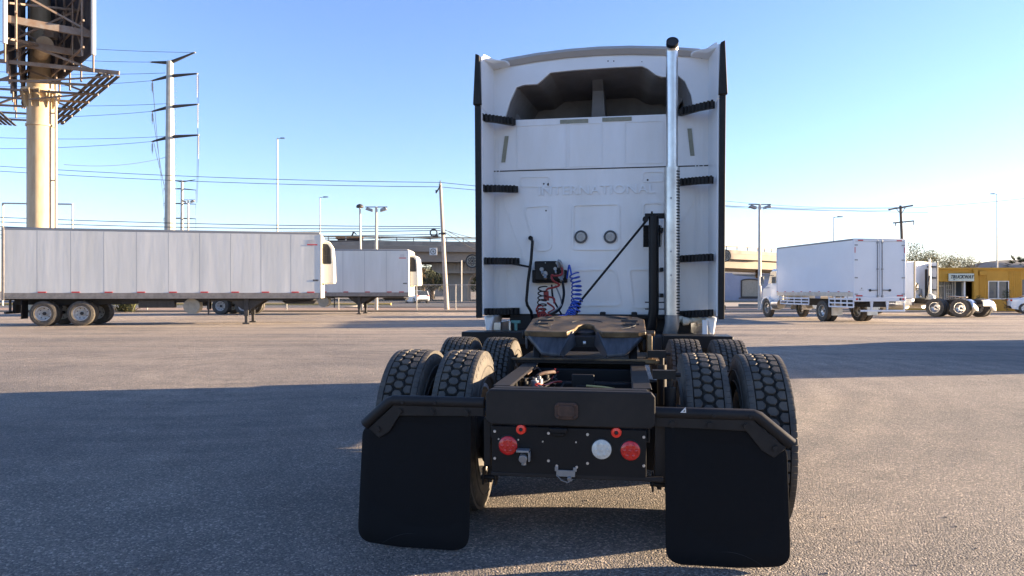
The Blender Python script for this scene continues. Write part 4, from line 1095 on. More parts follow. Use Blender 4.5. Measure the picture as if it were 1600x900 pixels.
    g = G(); g.box(-.02, .06, -.75, -.67, .58, 1.05); g.box(-.02, .06, .67, .75, .58, 1.05); g.box(-.04, .04, -1.1, 1.1, .50, .60); g.build('rear_guard', hubm, t, bevel=.01)
    gx = gear_x or LEN - 3.1
    for sy in (-1, 1):
        g = G(); y = sy * .95; g.box(gx - .09, gx + .09, y - .08, y + .08, .35, 1.1); g.box(gx - .06, gx + .06, y - .055, y + .055, .06, .40); g.box(gx - .14, gx + .14, y - .14, y + .14, .0, .06)
        g.prism([(gx - .8, 1.1), (gx + .85, 1.1), (gx + .15, .62), (gx - .15, .62)], y - .02 + sy * -.06, y + .02 + sy * -.06, 'xz')
        g.build('landing_leg', hubm, t, bevel=.01)
    g = G(); g.cyl((gx - 2.2, -.98, .78), (gx - 2.2, -.35, .78), .33, n=24); g.build('fuel_tank', mat_tank, t)
    G().box(gx - 1.55, gx - 1.50, -1.0, -.9, .42, 1.1).build('tank_bracket', hubm, t); G().box(gx - 4.3, gx - 2.9, -.9, -.5, .72, 1.1).build('tool_rack', hubm, t, bevel=.02)
    return t
mat_toprail = mat('grey_top_rail', (0.24, 0.25, 0.26), 0.5, metal=0.3)
mat_emblem = mat('faded_grey_emblem', (0.42, 0.40, 0.42), 0.6)
mat_tank = mat('cream_dirty_tank', (0.34, 0.32, 0.26), 0.6, var=0.3, vscale=5)
reefer_trailer('weathered white refrigerated trailer at left, nearer of the two, on landing legs', (-20.65, 29.45, 0), R(12.0), 12.28, 10, tandem=(1.42, 2.80))
reefer_trailer('white refrigerated trailer standing farther back beside the lamp posts', (-19.6, 44.3, 0), R(0.0), 13.25, 10, tandem=(1.75, 3.15), gear_x=10.2)

# ------------------------------------------------------------------ box truck (local +y = forward, origin at rear centre)
hd = Vector((-.133, .991)).normalized()
rt = Vector((hd.y, -hd.x))
rc = Vector((14.94, 30.8)) + rt * 1.22
bt = thing('box_truck', 'white box truck with closed double rear doors and side guards, parked at right', 'box truck', (rc.x, rc.y, 0), math.atan2(-hd.x, hd.y))
ZB0, ZB1 = 1.19, 3.70; LB = 6.65
g = G(); g.box(-1.22, 1.22, .03, LB, ZB0 + .18, ZB1); g.build('cargo_body', boxw, bt, bevel=.015)
g = G(); g.box(-1.235, 1.235, 0, LB + .01, ZB1 - .05, ZB1 + .03); g.build('roof_edge', mat_toprail, bt, bevel=.02)
g = G(); g.box(-1.235, 1.235, .02, LB, ZB0, ZB0 + .19); g.build('side_rail', alu, bt, bevel=.008)
g = G()
for x in (-1.235, 1.16): g.box(x, x + .075, -.03, .06, ZB0 - .08, ZB1)
g.box(-1.16, 1.16, -.03, .06, ZB1 - .09, ZB1); g.box(-1.235, 1.235, -.04, .06, ZB0 - .22, ZB0 - .03); g.box(-1.24, 1.24, LB - .03, LB + .02, ZB0 + .1, ZB1 - .04)
g.build('rear_frame', boxw, bt, bevel=.008)
for s in (-1, 1):
    g = G(); g.box(min(s * .012, s * 1.155), max(s * .012, s * 1.155), -.012, .028, ZB0 - .02, ZB1 - .1); dr = g.build('rear_door', boxw, bt, bevel=.006)
    g = G(); x = s * .11
    g.cyl((x, -.035, ZB0 - .04), (x, -.035, ZB1 - .03), .018, n=10)
    for z in (ZB0, ZB0 + 1.2, ZB1 - .15): g.box(x - .04, x + .04, -.05, -.012, z - .03, z + .03)
    g.box(x - .03, x + .03, -.06, -.02, ZB0 - .04, ZB0 + .06)
    g.build('lock_rod', steel, dr)
    g = G(); g.bar((x, -.055, ZB0 + .28), (x + s * .30, -.055, ZB0 + .27), .02, .03); g.cyl((x + s * .36, -.02, ZB0 + .27), (x + s * .36, -.05, ZB0 + .27), .055, n=14); g.build('door_handle', hubm, dr)
    g = G()
    for z in (ZB0 + .1, ZB0 + .82, ZB0 + 1.6, ZB0 + 2.25): g.box(min(s * 1.05, s * 1.20), max(s * 1.05, s * 1.20), -.034, -.014, z - .025, z + .025)
    g.build('hinge', steel, dr)
    g = G()
    g.box(min(s * .98, s * 1.15), max(s * .98, s * 1.15), -.042, -.031, ZB1 - .08, ZB1 - .03) if False else g.box(min(s * .80, s * 1.05), max(s * .80, s * 1.05), -.037, -.031, ZB1 - .08, ZB1 - .03)
    g.box(min(s * 1.165, s * 1.20), max(s * 1.165, s * 1.20), -.037, -.031, ZB1 - .60, ZB1 - .35); g.box(min(s * .82, s * 1.12), max(s * .82, s * 1.12), -.020, -.013, ZB0 - .0, ZB0 + .06)
    g.build('reflector', redtape, bt, smooth=0)
    for k in range(2):
        g = G(); x = s * (1.10 - k * .13); g.cyl((x, -.04, ZB0 - .12), (x, -.055, ZB0 - .12), .05, n=16); g.build('tail_light', hubm if k else redlens, bt)
g = G(); 
g.box(-.96, -.76, -.016, -.012, ZB0 + .27, ZB0 + .285); g.cyl((-.86, -.013, ZB0 + .35), (-.86, -.016, ZB0 + .35), .035, n=14); g.build('door_emblem', steel, bt)
g = G()
for i in range(9):
    y = .25 + i * .78; g.box(-1.243, -1.234, y, y + .14, ZB0 + .195, ZB0 + .225)
g.build('side_marker', redtape, bt, smooth=0)
# under guards (white rails)
def guard(y0, y1, zt_, zb_):
    g = G(); x = -1.20
    for z in (zt_, (zt_ + zb_) / 2, zb_): g.box(x - .02, x + .02, y0, y1, z - .035, z + .035)
    n = 4
    for i in range(n + 1): y = y0 + (y1 - y0) * i / n; g.box(x - .018, x + .018, y - .03, y + .03, zb_, ZB0)
    g.build('side_guard', boxw, bt, bevel=.005)
guard(.05, 1.9, ZB0 - .12, .72); guard(3.6, 6.3, ZB0 - .12, .78)
g = G()
for x in (-.45, .30): g.prism([(x, ZB0 - .2), (x + .15, ZB0 - .2), (x + .10, .58), (x + .05, .58)], -.02, .03)
for x in (-.42, 1.15): g.box(x, x + .05, -.03, .02, .55, ZB0 - .2)
g.box(-.90, 1.2, -.04, .02, .52, .60); g.build('rear_bumper', boxw, bt, bevel=.006)
g = G(); g.box(-.42, .42, .1, 8.6, .72, 1.05); g.box(-1.0, 1.0, .3, 1.2, .9, 1.1); g.build('chassis', dark, bt)
g = G(); g.box(-1.15, -.62, 1.75, 1.78, .30, .9); g.box(.62, 1.15, 1.75, 1.78, .30, .9); g.build('mud_flap', alu, bt)
for X, side_, dsh in ((-1.06, -1, -.08), (-.74, -1, .02), (.74, 1, .02), (1.06, 1, -.08)): wheel(bt, X, 2.55, .49, .49, .25, side_, dish=dsh, m=alu)
for s in (-1, 1): wheel(bt, s * 1.0, 7.95, .49, .49, .25, s, dish=.04, m=alu)
g = G()
cs = []
for Y, w_, zb_, zt_ in ((LB + .12, 1.02, .95, 2.62), (LB + .9, 1.02, .95, 2.66), (LB + 1.15, 1.0, .95, 2.45), (LB + 1.55, .96, .95, 1.80), (LB + 2.3, .82, .95, 1.62), (LB + 2.55, .72, .9, 1.35)):
    cs.append(sect(Y, w_, zb_, zt_, .12, .03))
g.loft(cs); g.build('cab', white, bt, smooth=50)
for s in (-1, 1):
    g = G(); x = sorted((s * 1.022, s * 1.032)); g.prism([(LB + .25, 1.85), (LB + 1.28, 1.85), (LB + 1.02, 2.48), (LB + .3, 2.5)], x[0], x[1], 'yz'); g.build('side_window', glass, bt)
    g = G()
    arc = [(7.95 + math.cos(R(a)) * .62, .5 + math.sin(R(a)) * .62) for a in range(-10, 191, 15)] + [(7.95 + math.cos(R(a)) * .54, .5 + math.sin(R(a)) * .54) for a in range(190, -11, -15)]
    g.prism(arc, *sorted((s * .62, s * 1.17)), 'yz'); g.build('front_fender', white, bt, bevel=.01)
    g = G(); g.cyl((s * 1.0, LB - .05, .72), (s * 1.0, LB + .62, .72), .25, n=20); g.build('fuel_tank', alu, bt)
    g = G(); x = s * 1.38; g.box(x - .10, x + .10, LB + 1.3, LB + 1.38, 1.72, 2.22); g.tube([(s * 1.0, LB + 1.25, 1.62), (s * 1.38, LB + 1.34, 1.58), (s * 1.38, LB + 1.34, 1.7)], .02); g.tube([(s * 1.0, LB + 1.2, 2.3), (s * 1.38, LB + 1.34, 2.28), (s * 1.38, LB + 1.34, 2.2)], .02)
    g.build('mirror', chrome if s < 0 else blackpl, bt, bevel=.02)
g = G(); g.cyl((-.9, LB + .04, .8), (-.9, LB + .04, 3.0), .06, n=12); g.build('exhaust_stack', alu, bt)

# ------------------------------------------------------------------ second tractor, low roof
t2 = thing('semi_truck', 'white semi tractor with chrome fender flaps in front of the yellow office', 'semi truck', (24.2 + .94, 38 + .54, 0), R(30))
g = G()
rings = [sect(2.95, 1.14, 1.02, 3.16, .14, .03), sect(4.5, 1.14, 1.0, 3.16, .14, .03), sect(4.9, 1.08, 1.0, 2.95, .2, .03), sect(5.35, 1.0, 1.0, 2.1, .2, .03), sect(6.9, .85, .8, 1.85, .2, .05), sect(7.1, .8, .7, 1.4, .2, .05)]
g.loft(rings); g.build('cab', white, t2, smooth=50)
for s in (-1, 1):
    g = G(); xs = sorted((s * 1.145, s * 1.165)); g.box(xs[0], xs[1], 2.5, 2.98, 1.02, 3.10); g.build('side_extender', white, t2, bevel=.006)
    g = G(); xs = sorted((s * 1.12, s * 1.19)); g.box(xs[0], xs[1], 2.44, 2.50, 1.02, 3.12); g.build('extender_edge_seal', blackrub, t2, bevel=.01)
    g = G()
    for z in (1.5, 2.2, 2.85): g.bar((s * 1.12, 2.52, z), (s * .9, 2.93, z), .05, .08)
    g.build('rubber_strap', blackrub, t2)
    g = G(); xs = sorted((s * 1.15, s * 1.17)); g.prism([(3.9, 2.0), (4.9, 2.0), (4.75, 2.7), (4.0, 2.75)], xs[0], xs[1], 'yz'); g.build('side_window', glass, t2)
    g = G(); g.cyl((s * .85, 3.1, .7), (s * .85, 4.6, .7), .3, n=20); g.build('fuel_tank', chrome, t2)
    # chrome half flaps
    g = G(); pts = [(1.0 - .3 * math.cos(0), 0)]
    prof = [(-.05, .98), (-.30, .98), (-.52, .86), (-.62, .66), (-.66, .36)]
    g.loft([[(x_, p[0], p[1]) for p in prof] for x_ in (s * .62, s * 1.2)], closed=False, caps=False); o = g.build('rear_fender_flap', chrome, t2, smooth=60)
    md = o.modifiers.new('solid', 'SOLIDIFY'); md.thickness = .012
    wheel(t2, s * 1.03, 6.1, .51, .51, .27, s, dish=.04, m=alu)
    for X, dsh in ((1.09, -.10), (.75, .02)):
        for Y in (0, 1.32): wheel(t2, s * X, Y, .51, .51, .27, s, dish=dsh, m=chrome if dsh < 0 else whee)
g = G(); g.cyl((.62, 2.62, 1.05), (.62, 2.62, 2.75), .095, n=16); g.build('exhaust_shield', chrome, t2)
g = G(); g.lathe([(0, .30), (.3, .26), (.42, .12)], (.62, 2.6, .85), 'z', 20); g.build('exhaust_base', cream, t2)
g = G(); g.cyl((.62, 2.62, 2.75), (.62, 2.62, 3.3), .06, n=12); g.build('exhaust_stack', alu, t2)
g = G(); g.cyl((-1.0, 5.0, 1.2), (-1.0, 5.0, 3.9), .09, n=12); g.build('intake_stack', hubm, t2)
g = G(); g.bar((.60, 2.6, 2.4), (.0, 2.4, 1.1), .05, .05); g.cyl((.42, 2.7, 1.0), (.42, 2.7, 2.7), .07, n=12); g.build('support_tube', blackpl, t2)
g = G(); g.box(-.6, -.2, 2.8, 2.95, 1.5, 1.9)
for k in range(7): g.tube([(-.55 + k * .05, 2.8, 1.6), (-.6 + k * .08, 2.65, 1.3 + .04 * k), (-.4 + k * .04, 2.6, 1.1)], .012, 6)
g.build('connector_box', blackpl, t2)
g = G(); g.box(-.43, .43, -.7, 6.8, .72, .95); g.build('frame_rail', framem, t2, bevel=.01)
g = G(); g.prism([(-.45, -.2), (-.4, .4), (0, .5), (.4, .4), (.45, -.2), (.1, -.3), (0, .0), (-.1, -.3)], 1.08, 1.13, 'xy'); g.xf(Matrix.Translation((0, .7, 0)) @ Matrix.Rotation(R(4), 4, 'X')); g.build('fifth_wheel', greasy, t2)
g = G(); g.box(-.35, .35, -.78, -.72, .62, .92); g.box(-.2, .2, -.80, -.77, .66, .84); g.build('light_panel', clearlens, t2)
g = G(); g.box(-1.19, -.95, 2.6, 3.6, .60, 1.0); g.box(.95, 1.19, 2.6, 3.6, .60, 1.0); g.build('side_step', alu, t2, bevel=.02)

# ------------------------------------------------------------------ vans and cars
def van(label, loc, rz, group=None):
    t = thing('white_van', label, 'van', loc, rz, group)
    # local +y forward
    g = G()
    S = []
    for Y, w_, zb_, zt_ in ((-2.75, .93, .45, 2.62), (-2.68, .97, .38, 2.74), (1.0, .99, .36, 2.76), (1.55, .97, .36, 2.45), (2.15, .93, .36, 1.55), (2.85, .86, .36, 1.25), (3.0, .78, .42, 1.0)):
        S.append(sect(Y, w_, zb_, zt_, .16 if zt_ > 2 else .12, .03))
    g.loft(S); g.build('body', white, t, smooth=45)
    for s in (-1, 1):
        g = G(); xs = sorted((s * .945, s * .985)); g.box(xs[0], xs[1], -2.77, -2.66, 1.0, 1.75); g.build('tail_light', redlens, t, bevel=.01)
        g = G(); xs = sorted((s * .985, s * 1.0)); g.prism([(1.05, 1.55), (1.95, 1.55), (1.5, 2.2), (1.05, 2.25)], xs[0], xs[1], 'yz'); g.build('side_window', glass, t)
        for Y in (-1.75, 1.95): wheel(t, s * .88, Y, .35, .35, .22, s, dish=.01, m=alu)
    g = G(); g.box(-.93, .93, -2.86, -2.74, .36, .62); g.build('rear_bumper', blackpl, t, bevel=.03)
    g = G(); g.prism([(1.58, 2.40), (2.12, 1.58), (2.16, 1.60), (1.62, 2.42)], -.8, .8, 'yz'); g.build('windscreen', glass, t)
    return t
van('white cargo van standing behind the big truck, only its rear corner showing', ((1136 - 800) * 40 / F - 2.85, 41.2, 0), R(90))
# unseen vans added as casters of the shadow band across the lot
van('white cargo van added out of view at right as shadow caster, nearer of two', (16.4, 16.3, 0), R(0), 'unseen vans added to cast the lot shadow')
van('white cargo van added out of view at right as shadow caster, farther of two', (18.4, 18.0, 0), R(0), 'unseen vans added to cast the lot shadow')

def car(name, label, cat, loc, rz, hatch=True, cpaint=None, sc=1.0):
    t = thing(name, label, cat, loc, rz); cpaint = cpaint or white
    g = G(); Ls = 2.0 if hatch else 2.3
    S = []
    for Y, w_, zb_, zt_ in ((-Ls, .72, .45, .85), (-Ls + .1, .82, .30, .98), (-Ls + .6, .87, .22, 1.0), (0, .88, .2, .96), (1.1, .88, .2, .94), (Ls - .25, .80, .24, .78), (Ls, .66, .35, .62)):
        S.append(sect(Y, w_ * sc, zb_, zt_, .12, .03))
    g.loft(S); g.build('body', cpaint, t, smooth=45)
    g = G(); S = []
    ys = ((-Ls + .06, .72, 1.0), (-Ls + .40, .70, 1.46), (-.2, .70, 1.52), (.45, .68, 1.44), (1.25, .74, .96)) if hatch else ((-Ls + .55, .72, 1.02), (-.95, .68, 1.38), (-.2, .68, 1.45), (.45, .66, 1.40), (1.35, .76, .96))
    for Y, w_, zt_ in ys: S.append(sect(Y, w_, .90, zt_, .08, .02))
    g.loft(S); g.build('cabin_glass', glass, t, smooth=45)
    g = G(); S = []
    for Y, w_, zt_ in ys[1:4]: S.append([(-w_ * .93, Y, zt_ - .03), (0, Y, zt_ + .012), (w_ * .93, Y, zt_ - .03), (w_ * .93, Y, zt_ - .06), (-w_ * .93, Y, zt_ - .06)])
    g.loft(S)
    for s in (-1, 1):
        for j in (0, 3):
            a = ys[j]; b = ys[j + 1]; g.bar((s * a[1] * .99, a[0], a[2] - (.03 if j else .06)), (s * b[1] * .99, b[0], b[2] - (.06 if j == 3 else .03)), .07, .07)
        g.bar((s * .715, -.25, .95), (s * .68, -.25, 1.46), .06, .04)
    g.build('roof', cpaint, t, smooth=45)
    for s in (-1, 1):
        for Y in (-Ls + .72, Ls - .82): wheel(t, s * .80 * sc, Y, .33, .33, .2, s, spokes=8, m=alu)
        g = G(); xs = sorted((s * .52, s * .80)); g.box(xs[0], xs[1], -Ls - .01, -Ls + .25, .78, .90); g.build('tail_light', redlens, t, bevel=.03)
        g = G(); xs = sorted((s * .50, s * .74)); g.box(xs[0], xs[1], Ls - .22, Ls + .0, .55, .66); g.build('headlight', clearlens, t, bevel=.03)
    g = G(); g.box(-.60, .60, -Ls - .04, -Ls + .1, .32, .48); g.box(-.6, .6, Ls - .06, Ls + .02, .28, .42); g.build('bumper', blackpl, t, bevel=.03)
    return t
car('white_hatchback', 'small white hatchback driving on the road beyond the fence', 'car', ((651 - 800) * 84 / F, 84, 0), R(30))
car('white_sedan', 'white sedan parked by the yellow office at the right edge', 'car', ((1573 - 800) * 46 / F + 1.95, 44.6, 0), R(-118), hatch=False)
car('dark_car', 'dark car driving along the top of the bridge', 'car', ((714 - 800) * 109 / F, 107.5, 7.45), R(-92), cpaint=dark)

# ------------------------------------------------------------------ overpass
deck = [(-60, 94, 7.9), (-30, 97, 7.85), (0, 101, 7.8), (22, 106, 7.6), (40, 115, 7.3), (62, 136, 7.3), (95, 175, 8.2), (140, 235, 9.2)]
bridge = thing('overpass', 'long beige concrete road bridge with rail crossing behind the lot', 'bridge', (0, 100, 0))
def off(k):
    p = Vector(deck[k][:2]); a = Vector(deck[max(k - 1, 0)][:2]); b = Vector(deck[min(k + 1, len(deck) - 1)][:2]); d = (b - a).normalized(); return p, Vector((-d.y, d.x)), deck[k][2]
def deck_loft(prof, name, m, par, bevel=0):
    rings = []
    for k in range(len(deck)):
        p, nn, z = off(k); rings.append([(p.x + nn.x * a, p.y + nn.y * a - 100, z + b) for a, b in prof])
    g = G(); g.loft(rings); return g.build(name, m, par, smooth=20, bevel=bevel)
deck_loft([(0, 0), (13, 0), (13, -.30), (0, -.30)], 'deck_slab', concrete, bridge)
deck_loft([(-.25, .02), (-.02, .02), (-.02, .62), (-.25, .62)], 'parapet', concrete, bridge)
deck_loft([(-.30, -.85), (-.27, .0), (0, .0), (0, -.85)], 'deck_fascia', concrete2, bridge)
deck_loft([(.35, -2.25), (.35, -.86), (1.0, -.86), (1.0, -2.25)], 'edge_girder', concrete2, bridge)
for a in (3.2, 6.2, 9.2, 12): deck_loft([(a, -2.2), (a, -.31), (a + .6, -.31), (a + .6, -2.2)], 'inner_girder', concrete, bridge)
tanrail = mat('tan_rail_paint', (0.36, 0.25, 0.14), 0.7)
deck_loft([(-.16, 1.08), (-.10, 1.08), (-.10, 1.26), (-.16, 1.26)], 'hand_rail', tanrail, bridge)
deck_loft([(-.16, .92), (-.10, .92), (-.10, .98), (-.16, .98)], 'hand_rail', tanrail, bridge)
g = G()
for k in range(len(deck) - 1):
    p0, n0_, z0 = off(k); p1, n1_, z1 = off(k + 1); Ld = (p1 - p0).length; m_ = int(Ld / 2.2)
    for i in range(m_):
        q = p0.lerp(p1, i / m_); z = z0 + (z1 - z0) * i / m_; q = q + n0_ * -.13; g.box(q.x - .06, q.x + .06, q.y - 100 - .05, q.y - 100 + .05, z + .62, z + 1.2)
g.build('rail_posts', polesteel, bridge, smooth=0)
for X, Yp in ((-8.0, 100.5), (-52, 95), (-95, 92), (78, 158)):
    g = G(); zt_ = 5.5
    Yl = Yp - 100
    cap = [(X - 3.6, zt_), (X + 3.6, zt_), (X + 3.6, zt_ - 1.0), (X + 2.6, zt_ - 1.5), (X - 2.6, zt_ - 1.5), (X - 3.6, zt_ - 1.0)]
    g.prism(cap, Yl + 1.2, Yl + 12); g.build('pier_cap', concrete, bridge, bevel=.03)
    g = G()
    for k in range(14): x = X - 3.5 + k * .52; g.box(x, x + .22, Yl + 1.08, Yl + 1.2, zt_ - 1.1, zt_ - .02)
    g.build('pier_ribs', concrete, bridge, smooth=0)
    g = G(); g.loft([[(X - a, Yl + 2.6, z), (X + a, Yl + 2.6, z), (X + a, Yl + 10.5, z), (X - a, Yl + 10.5, z)] for a, z in ((1.5, 0), (1.5, 2.4), (1.8, 3.3), (2.6, 4.0))]); g.build('pier_column', concrete, bridge, smooth=20)
# round spoked medallions on the bridge face
def medallion(px, py, d, label):
    t = thing('round_medallion', label, 'emblem', at(px, d, py), R(-6), 'round spoked emblems on the bridge face')
    g = G(); g.lathe([(-.10, .96), (-.14, .90), (-.10, .80), (.0, .80), (.0, .96), (-.10, .96)], (0, 0, 0), 'y', 36); g.build('outer_ring', hubm, t)
    g = G(); g.cyl((0, -.02, 0), (0, .02, 0), .80, n=32); g.build('backing', mat_tank, t)
    g = G()
    for k in range(6):
        a = R(60 * k + 30); c = Vector((.45 * math.cos(a), -.04, .45 * math.sin(a)))
        g.lathe([(-.05, .20), (-.05, .12), (0, .12), (0, .20)], tuple(c), 'y', 14)
    g.lathe([(-.06, .16), (-.06, .001)], (0, 0, 0), 'y', 14)
    g.build('spokes', hubm, t)
    g = G(); g.box(-1.5, -.9, 0, .08, -.08, .08) if px < 1000 or True else None; g.box(-.06, .06, .02, 1.9, -.06, .06); g.build('mount_arm', hubm, t)
    return t
medallion(738, 408, 98.4, 'round dark spoked emblem on the bridge, left of the truck cab')
medallion(1132.5, 399.5, 107.6, 'round dark spoked emblem on the bridge, right of the truck cab')
# road sign on the bridge
t = thing('traffic_sign', 'square white sign with a crossed ring hanging on the bridge', 'road sign', at(677, 97.0, 393), 0)
g = G(); g.box(-.52, .52, -.02, .02, -.5, .5); g.box(-.03, .03, .02, .75, .3, .4); g.build('sign_plate', signwhite, t, bevel=.02)
g = G(); g.lathe([(-.03, .40), (-.03, .32)], (0, 0, 0), 'y', 28); g.bar((-.25, -.035, .25), (.25, -.035, -.25), .06, .01); g.box(-.16, .16, -.032, -.028, -.03, .03); g.box(-.03, .03, -.032, -.028, -.2, .2); g.build('sign_symbol', hubm, t)
# orange truck bed on the bridge
t = thing('flatbed_truck', 'orange flatbed machine standing on the bridge deck', 'truck', (((552 - 800) * 103 / F), 101, 7.82), R(3))
g = G(); g.box(-1.8, 1.8, -.8, .8, 1.25, 1.42); g.box(-1.9, -1.7, -.8, .8, 1.0, 1.5)
for k in range(6): g.box(-1.6 + k * .62, -1.3 + k * .62, -.85, -.78, 1.05, 1.25)
g.build('flat_bed', orange, t, bevel=.02)
g = G(); g.bar((.2, 0, 1.4), (.5, 0, 2.1), .2, .2); g.bar((.5, 0, 2.1), (.9, 0, 1.7), .14, .14); g.build('crane_arm', dark, t)
for x in (-1.3, 1.2):
    for s in (-1, 1): wheel(t, x, s * .75, .42, .42, .22, s, axis='y', m=hubm)
g = G(); g.box(-1.7, 1.7, -.4, .4, .6, 1.24); g.build('chassis', dark, t)

# ------------------------------------------------------------------ poles and lamps
def tapered(name, px, d, top_y, r0, r1, m, parent=None, lean=0.0, base_z=0):
    x = (px - 800) * d / F; z = CAM_H + (455 - top_y) * d / F
    return x, z
def lamp_double(px, d, top_y, label, grp, heads=True, lowpaint=True):
    x, z = tapered('', px, d, top_y, 0, 0, None)
    t = thing('lamp_post', label, 'lamp post', (x, d, 0), 0, grp)
    g = G(); g.cyl((0, 0, 0), (0, 0, z), .13, .09, n=12); g.build('post', palegrey, t, smooth=50)
    g = G(); g.bar((-.78, 0, z - .02), (.78, 0, z - .02), .06, .06); g.box(-.3, .3, -.03, .03, z - 1.9, z - 1.84) if False else None; g.build('cross_arm', hubm, t)
    for s in (-1, 1):
        g = G(); c = s * .50
        i0 = len(g.v); g.prism([(-.25, -.07), (.25, -.07), (.22, .12), (-.15, .12)], -.2, .2); g.xf(Matrix.Translation((c, 0, z - .22)) @ Matrix.Rotation(R(-18 * s), 4, 'Y')); o = g.build('lamp_head', MATS['grey_metal'], t, bevel=.02)
    return t
lamp_double(588, 49.5, 323, 'grey lamp post with two floodlight heads behind the farther trailer', 'twin floodlight posts of the lot')
lamp_double(1187, 49.0, 319, 'sunlit lamp post with two floodlight heads left of the box truck', 'twin floodlight posts of the lot')
lamp_double(294, 81, 312, 'twin floodlight post beside the small steel power tower', 'twin floodlight posts of the lot', lowpaint=False)
def lamp_single(px, d, top_y, label, arm=.9, r=.08, head=True):
    x, z = tapered('', px, d, top_y, 0, 0, None)
    t = thing('street_lamp', label, 'street lamp', (x, d, 0), 0, 'slim single street lamps')
    g = G(); g.cyl((0, 0, 0), (0, 0, z), r, r * .6, n=10); g.build('post', palegrey, t, smooth=50)
    s = 1 if arm > 0 else -1
    g = G(); g.tube([(0, 0, z - .1), (arm * .4, 0, z), (arm, 0, z + .02)], .035, 6); g.prism([(arm * .45, z - .06), (arm * 1.15, z - .03), (arm * 1.15, z + .07), (arm * .5, z + .1)], -.12, .12); g.build('lamp_head', hubm, t)
    return t
lamp_single(433.5, 110, 216, 'very tall slim white street lamp above the nearer trailer', 1.0, .17)
lamp_single(500, 100, 308, 'slim white street lamp between the two trailers', 1.0, .11)
t = thing('street_lamp', 'slim leaning post with a round dome lamp behind the farther trailer', 'street lamp', ((565 - 800) * 49.5 / F, 49.5, 0), 0)
g = G(); g.cyl((0, 0, 0), (-.12, 0, 7.35), .10, .06, n=10); g.build('post', palegrey, t)
g = G(); g.lathe([(-.12, .24), (.0, .26), (.10, .17), (.15, .04)], (-.12, 0, 7.4), 'z', 20); g.build('lamp_head', hubm, t)
lamp_single(1303, 95, 339, 'small street lamp rising behind the box truck', 1.0, .11)
lamp_single(1558, 120, 303, 'tall slim street lamp above the yellow office', -1.0, .14)

# twin-lane goal-post frames by the billboard
t = thing('sign_gantry', 'thin white steel gantry frame behind the billboard column', 'gantry', ((58 - 800) * 70 / F, 70, 0), R(3))
za = CAM_H + (455 - 318) * 70 / F
g = G(); 
for x in (-3.3, 3.4): g.cyl((x, 0, 0), (x, 0, za), .09, n=8)
g.bar((-3.3, 0, za), (3.4, 0, za - .05), .14, .14); g.build('gantry_frame', palegrey, t)

# utility pole with cable gear
t = thing('utility_pole', 'leaning concrete utility pole with cable coil in front of the bridge', 'utility pole', ((698 - 800) * 54 / F, 54, 0), 0)
zt_ = CAM_H + (455 - 287) * 54 / F; xt = -.50
g = G(); g.cyl((0, 0, 0), (xt, 0, zt_), .20, .11, n=12); g.build('pole', concpole, t, smooth=50)
g = G(); g.bar((xt - .32, -.12, zt_ - .75), (xt + .05, -.12, zt_ - .15), .09, .09); g.cyl((xt, 0, zt_ - .1), (xt, 0, zt_ + .25), .04); g.cyl((xt - .30, -.12, zt_ - .7), (xt - .30, -.12, zt_ - .5), .05, n=8)
g.build('cross_arm', hubm, t)
zc0 = CAM_H + (455 - 364) * 54 / F
g = G(); Q = [(xt + .02 - .45 + -.05 + .26 * math.cos(R(a)), -.2, zc0 + .26 * math.sin(R(a))) for a in range(0, 361, 20)]; g.tube(Q, .055, 6); g.box(xt - .55, xt - .12, -.26, -.14, zc0 - .32, zc0 - .18); g.build('cable_coil', wirem, t)
g = G(); g.box(xt - .1, xt + .3, -.25, -.1, zc0 - .1, zc0 - .02); g.box(xt + .15, xt + .45, -.3, -.15, zc0 - .15, zc0 + .02); g.build('cable_bracket', hubm, t)
# wooden H pole to the right
t = thing('wooden_power_pole', 'dark wooden power pole with two crossarms behind the box truck', 'power pole', ((1412 - 800) * 70 / F, 70, 0), 0)
zt_ = CAM_H + (455 - 321) * 70 / F
g = G(); g.cyl((.1, 0, 0), (-.32, 0, zt_), .17, .12, n=10); g.build('pole', wood, t)
g = G(); g.bar((-1.55, -.1, zt_ - .42), (.85, -.1, zt_ - .02), .12, .16); o = g.build('cross_arm', wood, t)
g = G(); g.bar((-1.1, -.1, zt_ - 1.75), (.95, -.1, zt_ - 1.55), .10, .13); g.bar((-.32, -.12, zt_ - .9), (-.8, -.12, zt_ - .33), .05, .05); g.bar((-.32, -.12, zt_ - .9), (.1, -.12, zt_ - .2), .05, .05)
g.cyl((.95, -.1, zt_ - 1.6), (.95, -.1, zt_ - 1.95), .05, n=8); g.cyl((-.85, -.1, zt_ - 1.75), (-.85, -.1, zt_ - 2.05), .05, n=8); g.build('lower_cross_arm', wood, t)

